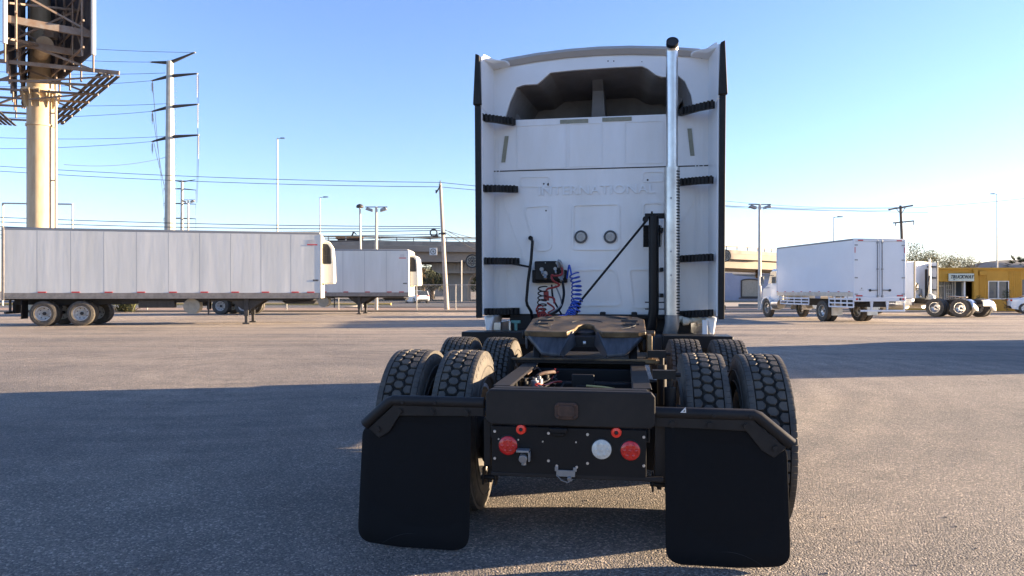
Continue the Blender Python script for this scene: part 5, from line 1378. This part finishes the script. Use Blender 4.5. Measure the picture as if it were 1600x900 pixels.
# steel transmission monopoles
def tower(px, d, top_y, base_w, top_w, arms, label, detail=True):
    x = (px - 800) * d / F; zt_ = CAM_H + (455 - top_y) * d / F; s = d / F
    t = thing('transmission_tower', label, 'power tower', (x, d, 0), 0)
    g = G(); g.cyl((.0, 0, 0), (-.1 * 0, 0, zt_), base_w / 2, top_w / 2, n=12); 
    if detail:
        for k in range(34): z = 2 + k * (zt_ - 4) / 34; g.bar((base_w * .35, 0, z), (base_w * .35 + .28, 0, z), .03, .03)
    g.build('mast', polesteel, t, smooth=20)
    for (lx, ly, rx, ry, cy0) in arms:
        zc_ = CAM_H + (455 - cy0) * s
        for ex, ey in ((lx, ly), (rx, ry)):
            if ex is None: continue
            z1_ = CAM_H + (455 - ey) * s; xx = (ex - px) * s
            g = G(); g.tube([(0, 0, zc_), (xx, 0, z1_)], [.22 if detail else .16, .09 if detail else .08], 8); a = g.build('cross_arm', hubm, t, smooth=40)
            if ly != arms[0][1] or True:
                g = G(); g.lathe([(-.05, .1), (0, .16), (.05, .1)], (xx, 0, z1_), 'z', 10)
                L_ = 2.3 if ex > px else 1.0
                if (lx, ly) != arms[0][:2]:
                    for k in range(8 if detail else 3): g.lathe([(0, .03), (.04, .13), (.08, .03)], (xx + (.02 if ex > px else .0), 0, z1_ - .35 - k * L_ / 9), 'z', 8)
                    g.cyl((xx, 0, z1_), (xx, 0, z1_ - L_ - .4), .035, n=6)
                g.build('insulator', palegrey if detail else hubm, a)
    return t
tower(265.5, 80, 96, 1.35, .72, [(236, 97, 304, 82, 98), (238, 126, 308, 115, 119), (238, 174, 309, 163, 167), (238, 221, 310, 211, 214)], 'tall tapered steel transmission pole with four pairs of arms, left of centre')
tower(284.5, 168, 282, 1.0, .6, [(272, 282, 305, 281, 284), (256, 295, 306, 297, 295), (256, 318, 306, 319, 318), (256, 341, 306, 342, 341)], 'smaller distant transmission pole right behind the tall one', False)

# ------------------------------------------------------------------ billboard
bb = thing('billboard', 'huge V shaped billboard seen from behind on a thick cream steel column', 'billboard', (-28.1, 42, 0), 0)
def W3(x, y, z): return (x + 28.1, y - 42, z)
g = G(); g.cyl((0, 0, 0), (0, 0, 13.9), .70, .70, n=32)
g.lathe([(0, .70), (.0, .76), (.12, .76), (.12, .70)], (0, 0, 11.2), 'z', 32)
g.build('column', polec, bb, smooth=50)
g = G(); g.cyl((0, 0, 13.3), (0, 0, 21), .55, .5, n=24); 
for k in range(12):
    a = R(30 * k); g.bar((.66 * math.cos(a), .66 * math.sin(a), 12.3), (.95 * math.cos(a), .95 * math.sin(a), 13.3), .03, .25)
g.cyl((0, 0, 13.2), (0, 0, 13.35), 1.0, n=24)
g.build('upper_column', polec, bb, smooth=30)
ZB_, ZT_ = 14.0, 21.5
RN, RF = Vector((-22.1, 37.2)), Vector((-33.0, 48.2)); LN, LF = Vector((-25.55, 35.5)), Vector((-33.6, 47.8))
for nm, a, b in (('right', RN, RF), ('left', LN, LF)):
    g = G(); d_ = (b - a); nn = Vector((-d_.y, d_.x)).normalized() * .06; Nn = 60
    for k in range(Nn):
        p = a.lerp(b, k / Nn); q = a.lerp(b, (k + .62) / Nn); o_ = nn if k % 1 == 0 else -nn
        pts = [W3(*(p + o_ * .2), ZB_), W3(*(p + nn), ZB_), W3(*(q + nn), ZB_), W3(*(q + o_ * .2), ZB_)]
        g.loft([pts, [(x, y, ZT_) for x, y, z in pts]])
    g.loft([[W3(*(a - nn * .5), ZB_), W3(*(a + nn * .1), ZB_), W3(*(b + nn * .1), ZB_), W3(*(b - nn * .5), ZB_)], [W3(*(a - nn * .5), ZT_), W3(*(a + nn * .1), ZT_), W3(*(b + nn * .1), ZT_), W3(*(b - nn * .5), ZT_)]])
    g.build('advert_face', sheet, bb, smooth=0)
    g = G(); g.tube([W3(a.x, a.y, ZB_ - .1), W3(a.x, a.y, ZT_)], .11, 10); g.build('face_edge_trim', signwhite, bb, smooth=60)
    # vertical stringers and horizontal walers on the inner side
    g = G(); side_n = nn.normalized() * (.45 if nm == 'right' else -.45)
    for k in range(9):
        p = a.lerp(b, .02 + k * .12) + side_n; g.bar(W3(p.x, p.y, ZB_ - .2), W3(p.x, p.y, ZT_), .08, .08)
    for z in (14.2, 15.6, 17.2, 19, 20.5):
        p = a + side_n; q = b + side_n; g.bar(W3(p.x, p.y, z), W3(q.x, q.y, z), .08, .10)
    for k in range(5):
        p = a.lerp(b, .02 + k * .2) + side_n; q = a.lerp(b, .02 + (k + 1) * .2 - .02) + side_n
        g.bar(W3(p.x, p.y, 14.2), W3(q.x, q.y, 17.2), .07, .07); g.bar(W3(p.x, p.y, 17.2), W3(q.x, q.y, 14.2), .07, .07)
    g.build('back_bracing', trussm, bb, smooth=0)
# cross beams tying both faces
def bp_(a, b, t): return a.lerp(b, t)
for t_, z, wd_ in ((.03, 15.1, .36), (.15, 14.5, .34), (.03, 17.0, .14), (.3, 16.4, .14)):
    p = bp_(LN, LF, t_); q = bp_(RN, RF, t_); g = G(); g.bar(W3(p.x, p.y, z + .2), W3(q.x, q.y, z), .16, wd_); g.build('cross_beam', trussm, bb, smooth=0)
g = G()
for (t0, z0, t1, z1, fl) in ((.03, 17.0, .03, 15.2, 0), (.03, 15.1, .28, 14.3, 1), (.15, 17.0, .15, 14.6, 1), (.28, 16.3, .28, 14.4, 0), (.4, 17.5, .4, 14.5, 1), (.03, 16.1, .15, 16.9, 0)):
    p = bp_(LN, LF, t0); q = bp_(RN, RF, t1)
    if fl: p, q = q, p
    g.bar(W3(p.x, p.y, z0), W3(q.x, q.y, z1), .10, .10)
g.build('diagonal_brace', trussm, bb, smooth=0)
# torsion tube with capped end facing us
c = at(70, 38.5, 69)
g = G(); g.cyl(W3(c.x, c.y, c.z), W3(-28.1, 42, c.z + .6), .42, n=24); g.build('torsion_tube', polec, bb, smooth=50)
g = G(); g.box(*sorted((c.x + 28.1 - .2, c.x + 28.1 + .35)), c.y - 42 + .2, c.y - 42 + .6, c.z + .45, c.z + 1.2); g.build('junction_box', trussm, bb)
# catwalk V
CZ = 13.1
RN2, RF2 = Vector((-21.7, 38.0)), Vector((-31.8, 49.0)); LN2, LF2 = Vector((-30.1, 37.2)), Vector((-35.4, 49.5))
for a, b in ((RN2, RF2), (LN2, LF2)):
    g = G(); d_ = (b - a).normalized(); nn = Vector((-d_.y, d_.x))
    for k in range(4):
        o_ = nn * (k * .28 - .42); g.bar(W3(a.x + o_.x, a.y + o_.y, CZ), W3(b.x + o_.x, b.y + o_.y, CZ), .17, .06)
    g.build('catwalk', hubm, bb, smooth=0)
g = G()
for k in range(7):
    t_ = .0 + k * .155; p = LN2.lerp(LF2, t_); q = RN2.lerp(RF2, t_)
    zz = CZ - .12
    p2 = p + (p - q).normalized() * .5; q2 = q + (q - p).normalized() * .5
    g.bar(W3(p2.x, p2.y, zz + (.95 if k == 0 else .35)), W3(q2.x, q2.y, zz + (.22 if k == 0 else 0)), .10, .12 if k else .2)
    for e in (LN.lerp(LF, t_), RN.lerp(RF, t_)): g.bar(W3(e.x, e.y, ZB_), W3(e.x + .0, e.y, zz), .07, .07)
g.build('catwalk_bearer', trussm, bb, smooth=0)
for t_ in (0, .3, .6):
    g = G(); p = LN2.lerp(LF2, t_); q = RN2.lerp(RF2, t_); m_ = p.lerp(q, .5)
    g.bar(W3(p.x, p.y, CZ - .1), W3(m_.x, m_.y, 14.6 - t_), .11, .11); g.bar(W3(q.x, q.y, CZ - .1), W3(m_.x, m_.y, 14.6 - t_), .11, .11)
    g.bar(W3(m_.x, m_.y, 12.6), W3(q.x, q.y, CZ - .1), .08, .08)
    g.build('diagonal_brace', trussm, bb, smooth=0)
# ladder pipe down the column
g = G(); x_ = .98; g.cyl((x_, -.1, 0), (x_, -.1, 15), .075, n=8)
for z in (4.0, 8.0, 12.0): g.bar((.6, -.1, z), (x_, -.1, z), .06, .08)
g.build('conduit_pipe', concpole, bb)

# ------------------------------------------------------------------ wires
def wire(a, b, sag, r, label, grp, n=14):
    a = Vector(a); b = Vector(b); Q = []
    for k in range(n + 1):
        t_ = k / n; p = a.lerp(b, t_); p.z -= sag * 4 * t_ * (1 - t_); Q.append(p)
    g = G(); g.tube([q - a for q in Q], r, 5); o = g.build('power_line', wirem, None, smooth=60); o.location = a
    return tag(o, label, 'cable', grp)
hi = [((304, 82), (-250, 30)), ((236, 97), (-250, 50)), ((258, 114), (-250, 88)), ((238, 126), (-250, 122)), ((260, 162), (-250, 142)), ((238, 174), (-250, 172)), ((260, 213), (-250, 195)), ((238, 221), (-250, 221))]
for (a, b), wl in zip(hi, ('right tip of the topmost arm', 'left tip of the topmost arm', 'mast at the second arm', 'left tip of the second arm', 'mast at the third arm', 'left tip of the third arm', 'mast at the lowest arm', 'left tip of the lowest arm')):
    wire(at(a[0], 80, a[1]), at(b[0], 76, b[1]), .8, .025, 'power line left from the ' + wl + ' of the tower', 'high voltage lines of the tall tower')
for wl, ((a, da), (b, db)) in zip(('upper cable left of', 'lower cable left of', 'upper cable right of', 'lower cable right of', 'rising cable far left of'), ((((-250, 240), 60), ((688, 285), 54)), (((-250, 248), 60), ((688, 292), 54)), (((688, 285), 54), ((1450, 332), 68)), (((688, 292), 54), ((1395, 326), 69)), (((100, 257), 70), ((262, 245), 80)))):
    wire(at(a[0], da, a[1]), at(b[0], db, b[1]), .5, .022, 'thin dark cable, ' + wl + ' the leaning utility pole top', 'thin service cables across the sky')
ORD = ('topmost', 'second from top', 'third from top', 'fourth from top', 'fifth from top', 'lowest')
for i, (ya, yb) in enumerate(((327, 354), (334, 357), (341, 360), (345, 366), (352, 369), (356, 372))):
    wire(at(-250, 60, ya), at(688, 54, yb), .35 + .08 * i, .028, ORD[i] + ' telecom cable strung low above the trailers to the leaning pole', 'telecom cables low above the trailers')
for wl, (a, b) in zip(('middle', 'steepest', 'flattest'), (((690, 356), (790, 395)), ((690, 360), (830, 430)), ((690, 358), (800, 378)))):
    wire(at(a[0], 54, a[1]), at(b[0], 60, b[1]), .25, .025, wl + ' dark telecom cable dropping right from the leaning utility pole', 'cables right of the leaning pole')
for wl, (a, b) in zip(('upper pale thin wire reaching left from', 'lower pale thin wire reaching left from', 'thin wire rising right from', 'thin guy wire sloping down right from'), (((1123, 313), (1402, 324)), ((1000, 314), (1392, 329)), ((1402, 326), (1750, 290)), ((1412, 346), (1490, 400)))):
    wire(at(a[0], 68, a[1]), at(b[0], 70, b[1]), .3, .018, wl + ' the wooden power pole', 'thin wires of the wooden power pole')
for wl, (a, b, c_) in zip(('right tip of the second arm', 'right tip of the lowest arm', 'left tip of the second arm', 'left tip of the third arm', 'left tip of the lowest arm'), (((310, 118), (307, 357), 84), ((311, 211), (308, 357), 84), ((238, 126), (256, 357), 84), ((238, 174), (262, 357), 84), ((240, 221), (264, 345), 84))):
    wire(at(a[0], 80, a[1]), at(b[0], 165, b[1] - 40), 1.0, .03, 'thin line receding from the ' + wl + ' of the tall tower', 'lines between the two towers')

# ------------------------------------------------------------------ fence behind the lot
fen = thing('chain_link_fence', 'chain link fence with thin pale posts behind the trailers', 'fence', (-7, 50, 0), 0)
FX0, FX1, FZ = -34.0, 2.5, 1.9
g = G()
xs = [(651 - 800) * 50 / F, (712 - 800) * 50 / F, (590 - 800) * 50 / F, (529 - 800) * 50 / F, (448 - 800) * 50 / F, (340 - 800) * 50 / F, (230 - 800) * 50 / F]
for x in xs: g = G(); g.cyl((x + 7, 0, 0), (x + 7, 0, FZ), .04, n=8); g.build('fence_post', palegrey, fen)
g = G(); g.cyl((-27, 0, FZ - .03), (9.5, 0, FZ - .03), .025, n=6); g.build('top_rail', palegrey, fen)
g = G(); x = -27.0
while x < 9.5:
    g.bar((x, 0, .05), (x + 1.8, 0, 1.85), .007, .007); g.bar((x + 1.8, 0, .05), (x, 0, 1.85), .007, .007); x += .20
g.build('wire_mesh', polesteel, fen, smooth=0)
# slim post under the bridge and white marker
t = tag(G().cyl((0, 0, 0), (0, 0, 5.6), .09, n=8).build('slim_post', palegrey, None), 'slim pale post on the median under the bridge', 'post'); t.location = ((721 - 800) * 95 / F, 95, 0)

# ------------------------------------------------------------------ pale blue building
bw = thing('blue_building', 'low pale blue building with an arched blind window under the bridge', 'building', ((1172 - 800) * 90 / F, 90, 0), 0)
g = G()
top_line = [(-12, 5.5), (-3.2, 3.75), (-2.3, 3.75), (-2.0, 3.45), (-.6, 3.35), (.4, 3.1), (2.0, 2.9), (4.6, 2.9), (9, 3.0)]
g.prism([(-12, 0)] + top_line + [(9, 0)], 0, 9); g.build('wall', bluewall, bw, smooth=0)
g = G(); wp = [(-1.2, .6), (1.2, .6), (1.2, 2.75)] + [(1.2 * math.cos(R(a)), 2.75 + .28 * math.sin(R(a))) for a in range(15, 180, 15)] + [(-1.2, 2.75)]
g.band(wp, inset(wp, .16), -.10, .02); g.box(-1.45, 1.45, -.16, .02, .48, .60); wf = g.build('window_frame', hubm, bw)
g = G(); g.prism(inset(wp, .15), -.02, .01); g.build('window_shutter', mat_tank, wf)
g = G(); g.box(-10, 9, -.1, .0, 0, .25); g.build('plinth', concrete, bw)

# ------------------------------------------------------------------ yellow office
YD = 50.0
yb0 = (1452 - 800) * YD / F
off_ = thing('yellow_office', 'low yellow corrugated office with a pale sign and glass entrance', 'building', (yb0, YD, 0), 0)
def U(px, py): v = at(px, YD, py); return v.x - yb0, v.z
HB = 2.95
x_porch0, x_porch1 = U(1467, 0)[0], U(1521.5, 0)[0]; XE = 14.0
g = G()
# front wall pieces around openings
wx0, wz0 = U(1545, 466); wx1, wz1 = U(1575, 440)
zpo = U(0, 440)[1]
def wallp(x0, x1, z0, z1): g.box(x0, x1, 0, .2, z0, z1)
wallp(0, x_porch0, 0, HB); wallp(x_porch0, x_porch1, zpo, HB); wallp(x_porch1, wx0, 0, HB); wallp(wx0, wx1, 0, wz0); wallp(wx0, wx1, wz1, HB)
dx0 = U(1597, 0)[0]; wallp(wx1, dx0, 0, HB); wallp(dx0, dx0 + 1.4, 2.25, HB); wallp(dx0 + 1.4, XE, 0, HB)
g.box(0, .2, .2, 8, 0, HB); g.box(XE - .2, XE, .2, 8, 0, HB); g.box(.2, XE - .2, 7.8, 8, 0, HB)
g.build('wall', yellow, off_, smooth=0)
g = G(); x = .05
while x < XE:
    if not (x_porch0 - .05 < x < x_porch1 + .05) and not (wx0 - .1 < x < wx1 + .05) and not (dx0 - .1 < x < dx0 + 1.45): g.box(x, x + .05, -.025, .0, .02, HB - .1)
    x += .16
g.build('corrugation', yellow, off_, smooth=0)
g = G(); g.box(-.15, XE + .1, -.12, 8.1, HB, HB + .14); g.box(x_porch1 - .1, x_porch1 + .18, -.2, 0, 0, HB); g.build('roof', yellow, off_, bevel=.02)
g = G(); g.box(wx0, wx1, .08, .12, wz0, wz1); wn = g.build('window', winglass, off_)
g = G(); xm = (wx0 + wx1) / 2
for a, b, c_, d_ in ((wx0 - .05, wx1 + .05, wz0 - .07, wz0), (wx0 - .05, wx1 + .05, wz1, wz1 + .05), (wx0 - .05, wx0, wz0, wz1), (wx1, wx1 + .05, wz0, wz1), (xm - .03, xm + .03, wz0, wz1)): g.box(a, b, -.03, .09, c_, d_)
g.build('window_frame', signwhite, wn, smooth=0)
g = G(); g.box(x_porch0, x_porch1, 1.2, 1.24, 0, zpo); en = g.build('glass_front', winglass, off_)
g = G()
for px in (1468, 1478.5, 1491, 1504, 1508, 1520): x = U(px, 0)[0]; g.box(x - .03, x + .03, 1.1, 1.2, 0, zpo)
for z in (2.02 - .25,): g.box(x_porch0, U(1491, 0)[0], 1.12, 1.19, z, z + .06)
x = U(1507.5, 0)[0]; g.box(x - .05, x + .05, -.0, .14, 0, zpo); g.build('mullion', signwhite, en, smooth=0)
g = G(); a = U(1493, 470)[0]; b = U(1503, 0)[0]; 
for k in range(6): z = .4 + k * .28; g.box(a, b, 1.06, 1.1, z, z + .02)
for k in range(4): x = a + (b - a) * k / 3; g.box(x - .012, x + .012, 1.06, 1.1, .3, 1.9)
g.build('door_grille', signwhite, en, smooth=0)
sx0, sz0 = U(1480, 439.5); sx1, sz1 = U(1519, 427.5)
g = G(); g.box(sx0, sx1, -.22, -.12, sz0, sz1); sg_ = g.build('sign_board', signw, off_, bevel=.01)
me = text_mesh('TRUCKWAY', .34, .01, bold=.006, shear=.35); me.materials.append(dark)
o = link('sign_lettering', me, sg_); o.location = ((sx0 + sx1) / 2, -.235, sz0 + (sz1 - sz0) * .55); o.rotation_euler = (R(90), 0, 0); o.scale = (.86, 1, 1)
g = G(); g.box(sx0 + .3, sx0 + .42, -.225, -.222, sz0 + .09, sz0 + .14); g.build('sign_small_mark', dark, sg_)
g = G(); g.box(dx0, dx0 + 1.4, .1, .15, 0, 2.25); g.build('side_door', winglass, off_)
X, z = U(1534, 427); g = G(); g.box(X - .25, X + .25, -.16, -.0, z - .14, z + .14); g.build('wall_box', yellow, off_, bevel=.02)

# ------------------------------------------------------------------ vegetation
def leaf_cloud(g, c, rad, n, size, rnd, flat=1.0):
    for _ in range(n):
        while True:
            p = Vector((rnd.uniform(-1, 1), rnd.uniform(-1, 1), rnd.uniform(-1, 1)))
            if p.length < 1: break
        p = Vector((p.x * rad[0], p.y * rad[1], p.z * rad[2])) + Vector(c)
        a = Vector((rnd.gauss(0, 1), rnd.gauss(0, 1), rnd.gauss(0, .7))).normalized(); b = a.cross(Vector((rnd.gauss(0, 1), rnd.gauss(0, 1), rnd.gauss(0, 1)))).normalized()
        s_ = size * rnd.uniform(.6, 1.4)
        g.add([p - a * s_, p + b * s_ * .35, p + a * s_, p - b * s_ * .35], [(0, 1, 2, 3)])
def tree(label, loc, h, spread, nleaf, lsize, lm, seed, trunk_h=.35, bare=False, name='tree', grp='trees behind the lot'):
    rnd = random.Random(seed); t = thing(name, label, 'tree', loc, 0, grp)
    gt = G(); gl = G()
    gt.tube([(0, 0, 0), (.05 * h * .2, 0, h * trunk_h * .5), (0, 0, h * trunk_h)], [.035 * h, .027 * h, .022 * h], 8)
    for k in range(11 if not bare else 16):
        a = rnd.uniform(0, 2 * math.pi); rr = spread * rnd.uniform(.35, 1.0); z = h * rnd.uniform(trunk_h + .12, .98); rr *= (1.15 - .55 * abs((z / h) - .6))
        e = Vector((math.cos(a) * rr, math.sin(a) * rr, z)); s_ = Vector((0, 0, h * trunk_h * rnd.uniform(.7, 1.0))); m_ = s_.lerp(e, .5) + Vector((rnd.uniform(-.2, .2), 0, rnd.uniform(0, .3)))
        gt.tube([s_, m_, e], [.012 * h, .008 * h, .002 * h], 5)
        for j in range(4 if bare else 2):
            s2 = m_.lerp(e, rnd.uniform(0, .9)); e2 = s2 + Vector((rnd.uniform(-.6, .6), rnd.uniform(-.6, .6), rnd.uniform(-.1, .7))) * spread * .4; gt.tube([s2, e2], [.004 * h, .001 * h], 4)
            leaf_cloud(gl, e2, (spread * .22, spread * .22, spread * .18), nleaf // 50, lsize, rnd)
        leaf_cloud(gl, e, (spread * .33, spread * .33, spread * .22), nleaf // 14, lsize, rnd)
    gt.build('trunk', bark, t, smooth=60); gl.build('crown', lm, t, smooth=0, recalc=False)
    return t
def P2(px, d): return ((px - 800) * d / F, d, 0)
tree('wispy yellow green tree left of the yellow office', P2(1462, 53), 4.3, 2.1, 4200, .055, leafp, 11)
tree('loose dry green tree rising behind the box truck', P2(1425, 56), 5.2, 2.0, 3600, .06, leafp, 12)
tree('thin nearly bare tree above the yellow office sign', P2(1510, 62), 4.9, 2.0, 160, .06, leafp, 13, bare=True)
tree('second thin bare tree above the office roof', P2(1478, 66), 5.4, 2.4, 1800, .06, leafp, 14, bare=True)
tree('small feathery tree behind the white tractor cab', P2(1440, 60), 4.9, 2.2, 3000, .06, leafp, 15)
for i, (px, d, h, sp, lb) in enumerate(((658, 118, 4.0, 2.6, 'round grey green bush tree left under the bridge'), (676, 122, 4.4, 3.0, 'broad grey green tree between the two palms'), (703, 115, 4.0, 2.8, 'leafy tree right of the leaning pole under the bridge'), (722, 112, 3.4, 2.4, 'low leafy tree beside the bridge pier'), (745, 120, 4.0, 2.6, 'leafy tree half hidden by the truck cab'))):
    tree(lb, P2(px, d), h * 1.12, sp * 1.35, 2600, .15, leaf if i % 2 else leafd, 30 + i, trunk_h=.3)
def palm(label, px, d, h, seed, name='palm_tree', sc=1.0):
    rnd = random.Random(seed); t = thing(name, label, 'palm', P2(px, d), 0, 'palms near the bridge')
    g = G(); g.tube([(0, 0, 0), (.1, 0, h * .5), (0, 0, h)], [.32 * sc, .24 * sc, .22 * sc], 10); g.build('trunk', bark, t, smooth=60)
    g = G(); gd = G()
    for k in range(46):
        a = rnd.uniform(0, 6.28); el = rnd.uniform(-.5, 1.3); Lf = rnd.uniform(1.3, 2.0) * sc
        dirv = Vector((math.cos(a) * math.cos(el), math.sin(a) * math.cos(el), math.sin(el))); b0 = Vector((0, 0, h)); tip = b0 + dirv * Lf * .55
        for j in range(13):
            aa = (j - 6) * .17; sidev = dirv.cross(Vector((0, 0, 1))).normalized(); dd = (dirv * math.cos(aa) + sidev * math.sin(aa)); e = tip + dd * Lf * .55 + Vector((0, 0, -.18 * sc)); wv = dd.cross(Vector((.1, .2, 1))).normalized() * .045 * sc
            (g if el > -.1 else gd).add([tip - wv, tip + wv, e], [(0, 1, 2)])
    for k in range(160):
        a = rnd.uniform(0, 6.28); z = h - rnd.uniform(.2, 2.4) * sc; rr = (.45 + .3 * rnd.random()) * sc; p = Vector((math.cos(a) * .25, math.sin(a) * .25, z)); e = Vector((math.cos(a) * rr, math.sin(a) * rr, z - .9 * sc)); wv = Vector((-math.sin(a), math.cos(a), 0)) * .09
        gd.add([p - wv, p + wv, e], [(0, 1, 2)])
    g.build('fronds', leafd, t, smooth=0, recalc=False); gd.build('dead_frond_skirt', frondd, t, smooth=0, recalc=False)
palm('fan palm with brown skirt at left under the bridge', 661, 128, 5.6, 3, sc=1.1); palm('fan palm beside the first, lit by the sun', 674, 126, 5.8, 4, sc=1.1); palm('sunlit fan palm right of the leaning pole', 704, 124, 5.6, 5, sc=1.2)
palm('dark palm top behind the yellow office', 1592, 72, 3.7, 6, sc=.9); palm('brown palm trunk under the bridge right of the truck', 1185, 122, 6.2, 9, sc=1.2)
# shrub below the nearer trailer
t = thing('shrub', 'spiky green shrub growing at the kerb beneath the nearer trailer', 'shrub', P2(196, 47.2), 0)
g = G(); rnd = random.Random(5)
for k in range(90):
    a = rnd.uniform(0, 6.28); el = rnd.uniform(.1, 1.2); Lf = rnd.uniform(.6, 1.5); b0 = Vector((rnd.uniform(-.5, .5), rnd.uniform(-.3, .3), .05)); dv = Vector((math.cos(a) * math.cos(el), math.sin(a) * math.cos(el), math.sin(el))); e = b0 + dv * Lf; m_ = b0.lerp(e, .6) + Vector((0, 0, .15)); wv = dv.cross(Vector((0, 0, 1))).normalized() * .06
    g.add([b0 - wv * .4, b0 + wv * .4, m_ + wv, m_ - wv, e], [(0, 1, 2, 3), (3, 2, 4)])
g.build('leaves', leaf, t, smooth=0, recalc=False)
g = G()
for k in range(6): a = k; g.tube([(0, 0, 0), (.2 * math.cos(a), .2 * math.sin(a), .4)], [.03, .01], 5)
g.build('stems', bark, t)
for i, (px, lb) in enumerate(((1530, 'small leafy plant against the yellow wall'), (1573, 'taller leafy plant by the white sedan'))):
    t = thing('shrub', lb, 'shrub', (P2(px, 49.2)[0], 49.2, 0), 0); g = G(); rnd = random.Random(50 + i); leaf_cloud(g, (0, 0, .6 + .3 * i), (.3, .25, .6 + .3 * i), 260, .07, rnd); g.build('leaves', leafd, t, smooth=0, recalc=False); g = G(); g.tube([(0, 0, 0), (.03, 0, .8)], .02, 5); g.build('stem', bark, t)

# pale distant buildings seen under the bridge
for px, d, wd_, h, m_, lb in ((672, 190, 14, 4.5, concrete, 'pale distant building beyond the palms'), (1200, 170, 22, 5.2, palegrey, 'pale low warehouse behind the blue building')):
    t = thing('distant_building', lb, 'building', P2(px, d), 0)
    g = G(); g.box(-wd_ / 2, wd_ / 2, 0, 8, 0, h); g.build('wall', m_, t); g = G(); g.box(-wd_ / 2 - .2, wd_ / 2 + .2, -.2, 8.2, h, h + .3); g.build('roof', concrete, t)
    g = G(); 
    for k in range(5): x = -wd_ / 2 + 1 + k * wd_ / 5; g.box(x, x + 1.2, -.04, .02, 1.2, 2.6)
    g.build('window_row', winglass, t)

# pedestrian far off on the road: one skinned body, clothing materials as separate shells
def person(loc, rz):
    t = thing('person', 'person in a pale shirt and dark trousers walking on the far pavement', 'person', loc, rz)
    me = D.meshes.new('body'); o = D.objects.new('body', me); col.objects.link(o); o.parent = t
    V = [(0, 0, .95), (0, 0, 1.2), (0, .01, 1.42), (0, 0, 1.52), (0, .02, 1.66), (.1, 0, .88), (.12, .12, .5), (.12, -.02, .08), (.12, .12, .04), (-.1, 0, .88), (-.12, -.10, .5), (-.12, -.28, .10), (-.12, -.15, .04), (.20, 0, 1.40), (.25, -.10, 1.14), (.24, .02, .90), (-.20, 0, 1.40), (-.25, .10, 1.14), (-.24, .22, .92)]
    Ed = [(0, 1), (1, 2), (2, 3), (3, 4), (0, 5), (5, 6), (6, 7), (7, 8), (0, 9), (9, 10), (10, 11), (11, 12), (2, 13), (13, 14), (14, 15), (2, 16), (16, 17), (17, 18)]
    Rr = [.14, .13, .13, .055, .10, .09, .065, .045, .04, .09, .065, .045, .04, .06, .045, .035, .06, .045, .035]
    me.from_pydata(V, Ed, []); me.materials.append(cloth)
    o.modifiers.new('skin', 'SKIN'); 
    sv_ = me.skin_vertices[0].data if me.skin_vertices else None
    if sv_ is None:
        bm = bmesh.new(); bm.from_mesh(me); bm.verts.layers.skin.verify(); bm.to_mesh(me); bm.free(); sv_ = me.skin_vertices[0].data
    for i, r_ in enumerate(Rr): sv_[i].radius = (r_, r_ * .8); sv_[i].use_root = (i == 0)
    sb = o.modifiers.new('sub', 'SUBSURF'); sb.levels = 1; sb.render_levels = 2
    g = G(); g.lathe([(0, .001), (.05, .095), (.12, .10), (.16, .001)], (0, .0, 1.62), 'z', 12); g.build('hair', dark, t)
    g = G(); g.tube([(.1, 0, .92), (.12, .12, .5), (.12, -.02, .10)], [.115, .095, .075], 8); g.tube([(-.1, 0, .92), (-.12, -.10, .5), (-.12, -.28, .12)], [.115, .095, .075], 8); g.build('trousers', dark, t, smooth=60)
person(P2(678, 126), R(80))

# ------------------------------------------------------------------ haze
def haze():
    m = D.materials.new('haze_air'); m.use_nodes = True; n = m.node_tree.nodes; n.clear()
    o = n.new('ShaderNodeOutputMaterial'); v = n.new('ShaderNodeVolumePrincipled')
    v.inputs['Color'].default_value = (0.85, 0.90, 1.0, 1); v.inputs['Density'].default_value = HAZE; v.inputs['Anisotropy'].default_value = 0.0
    m.node_tree.links.new(v.outputs[0], o.inputs['Volume'])
    g = G(); g.box(-4600, 4600, -230, 4700, -2.2, 420); h = g.build('haze', m, None, smooth=0); h['kind'] = 'stuff'; h['label'] = 'thin air haze over the whole place'
HAZE = 0.000012
haze()
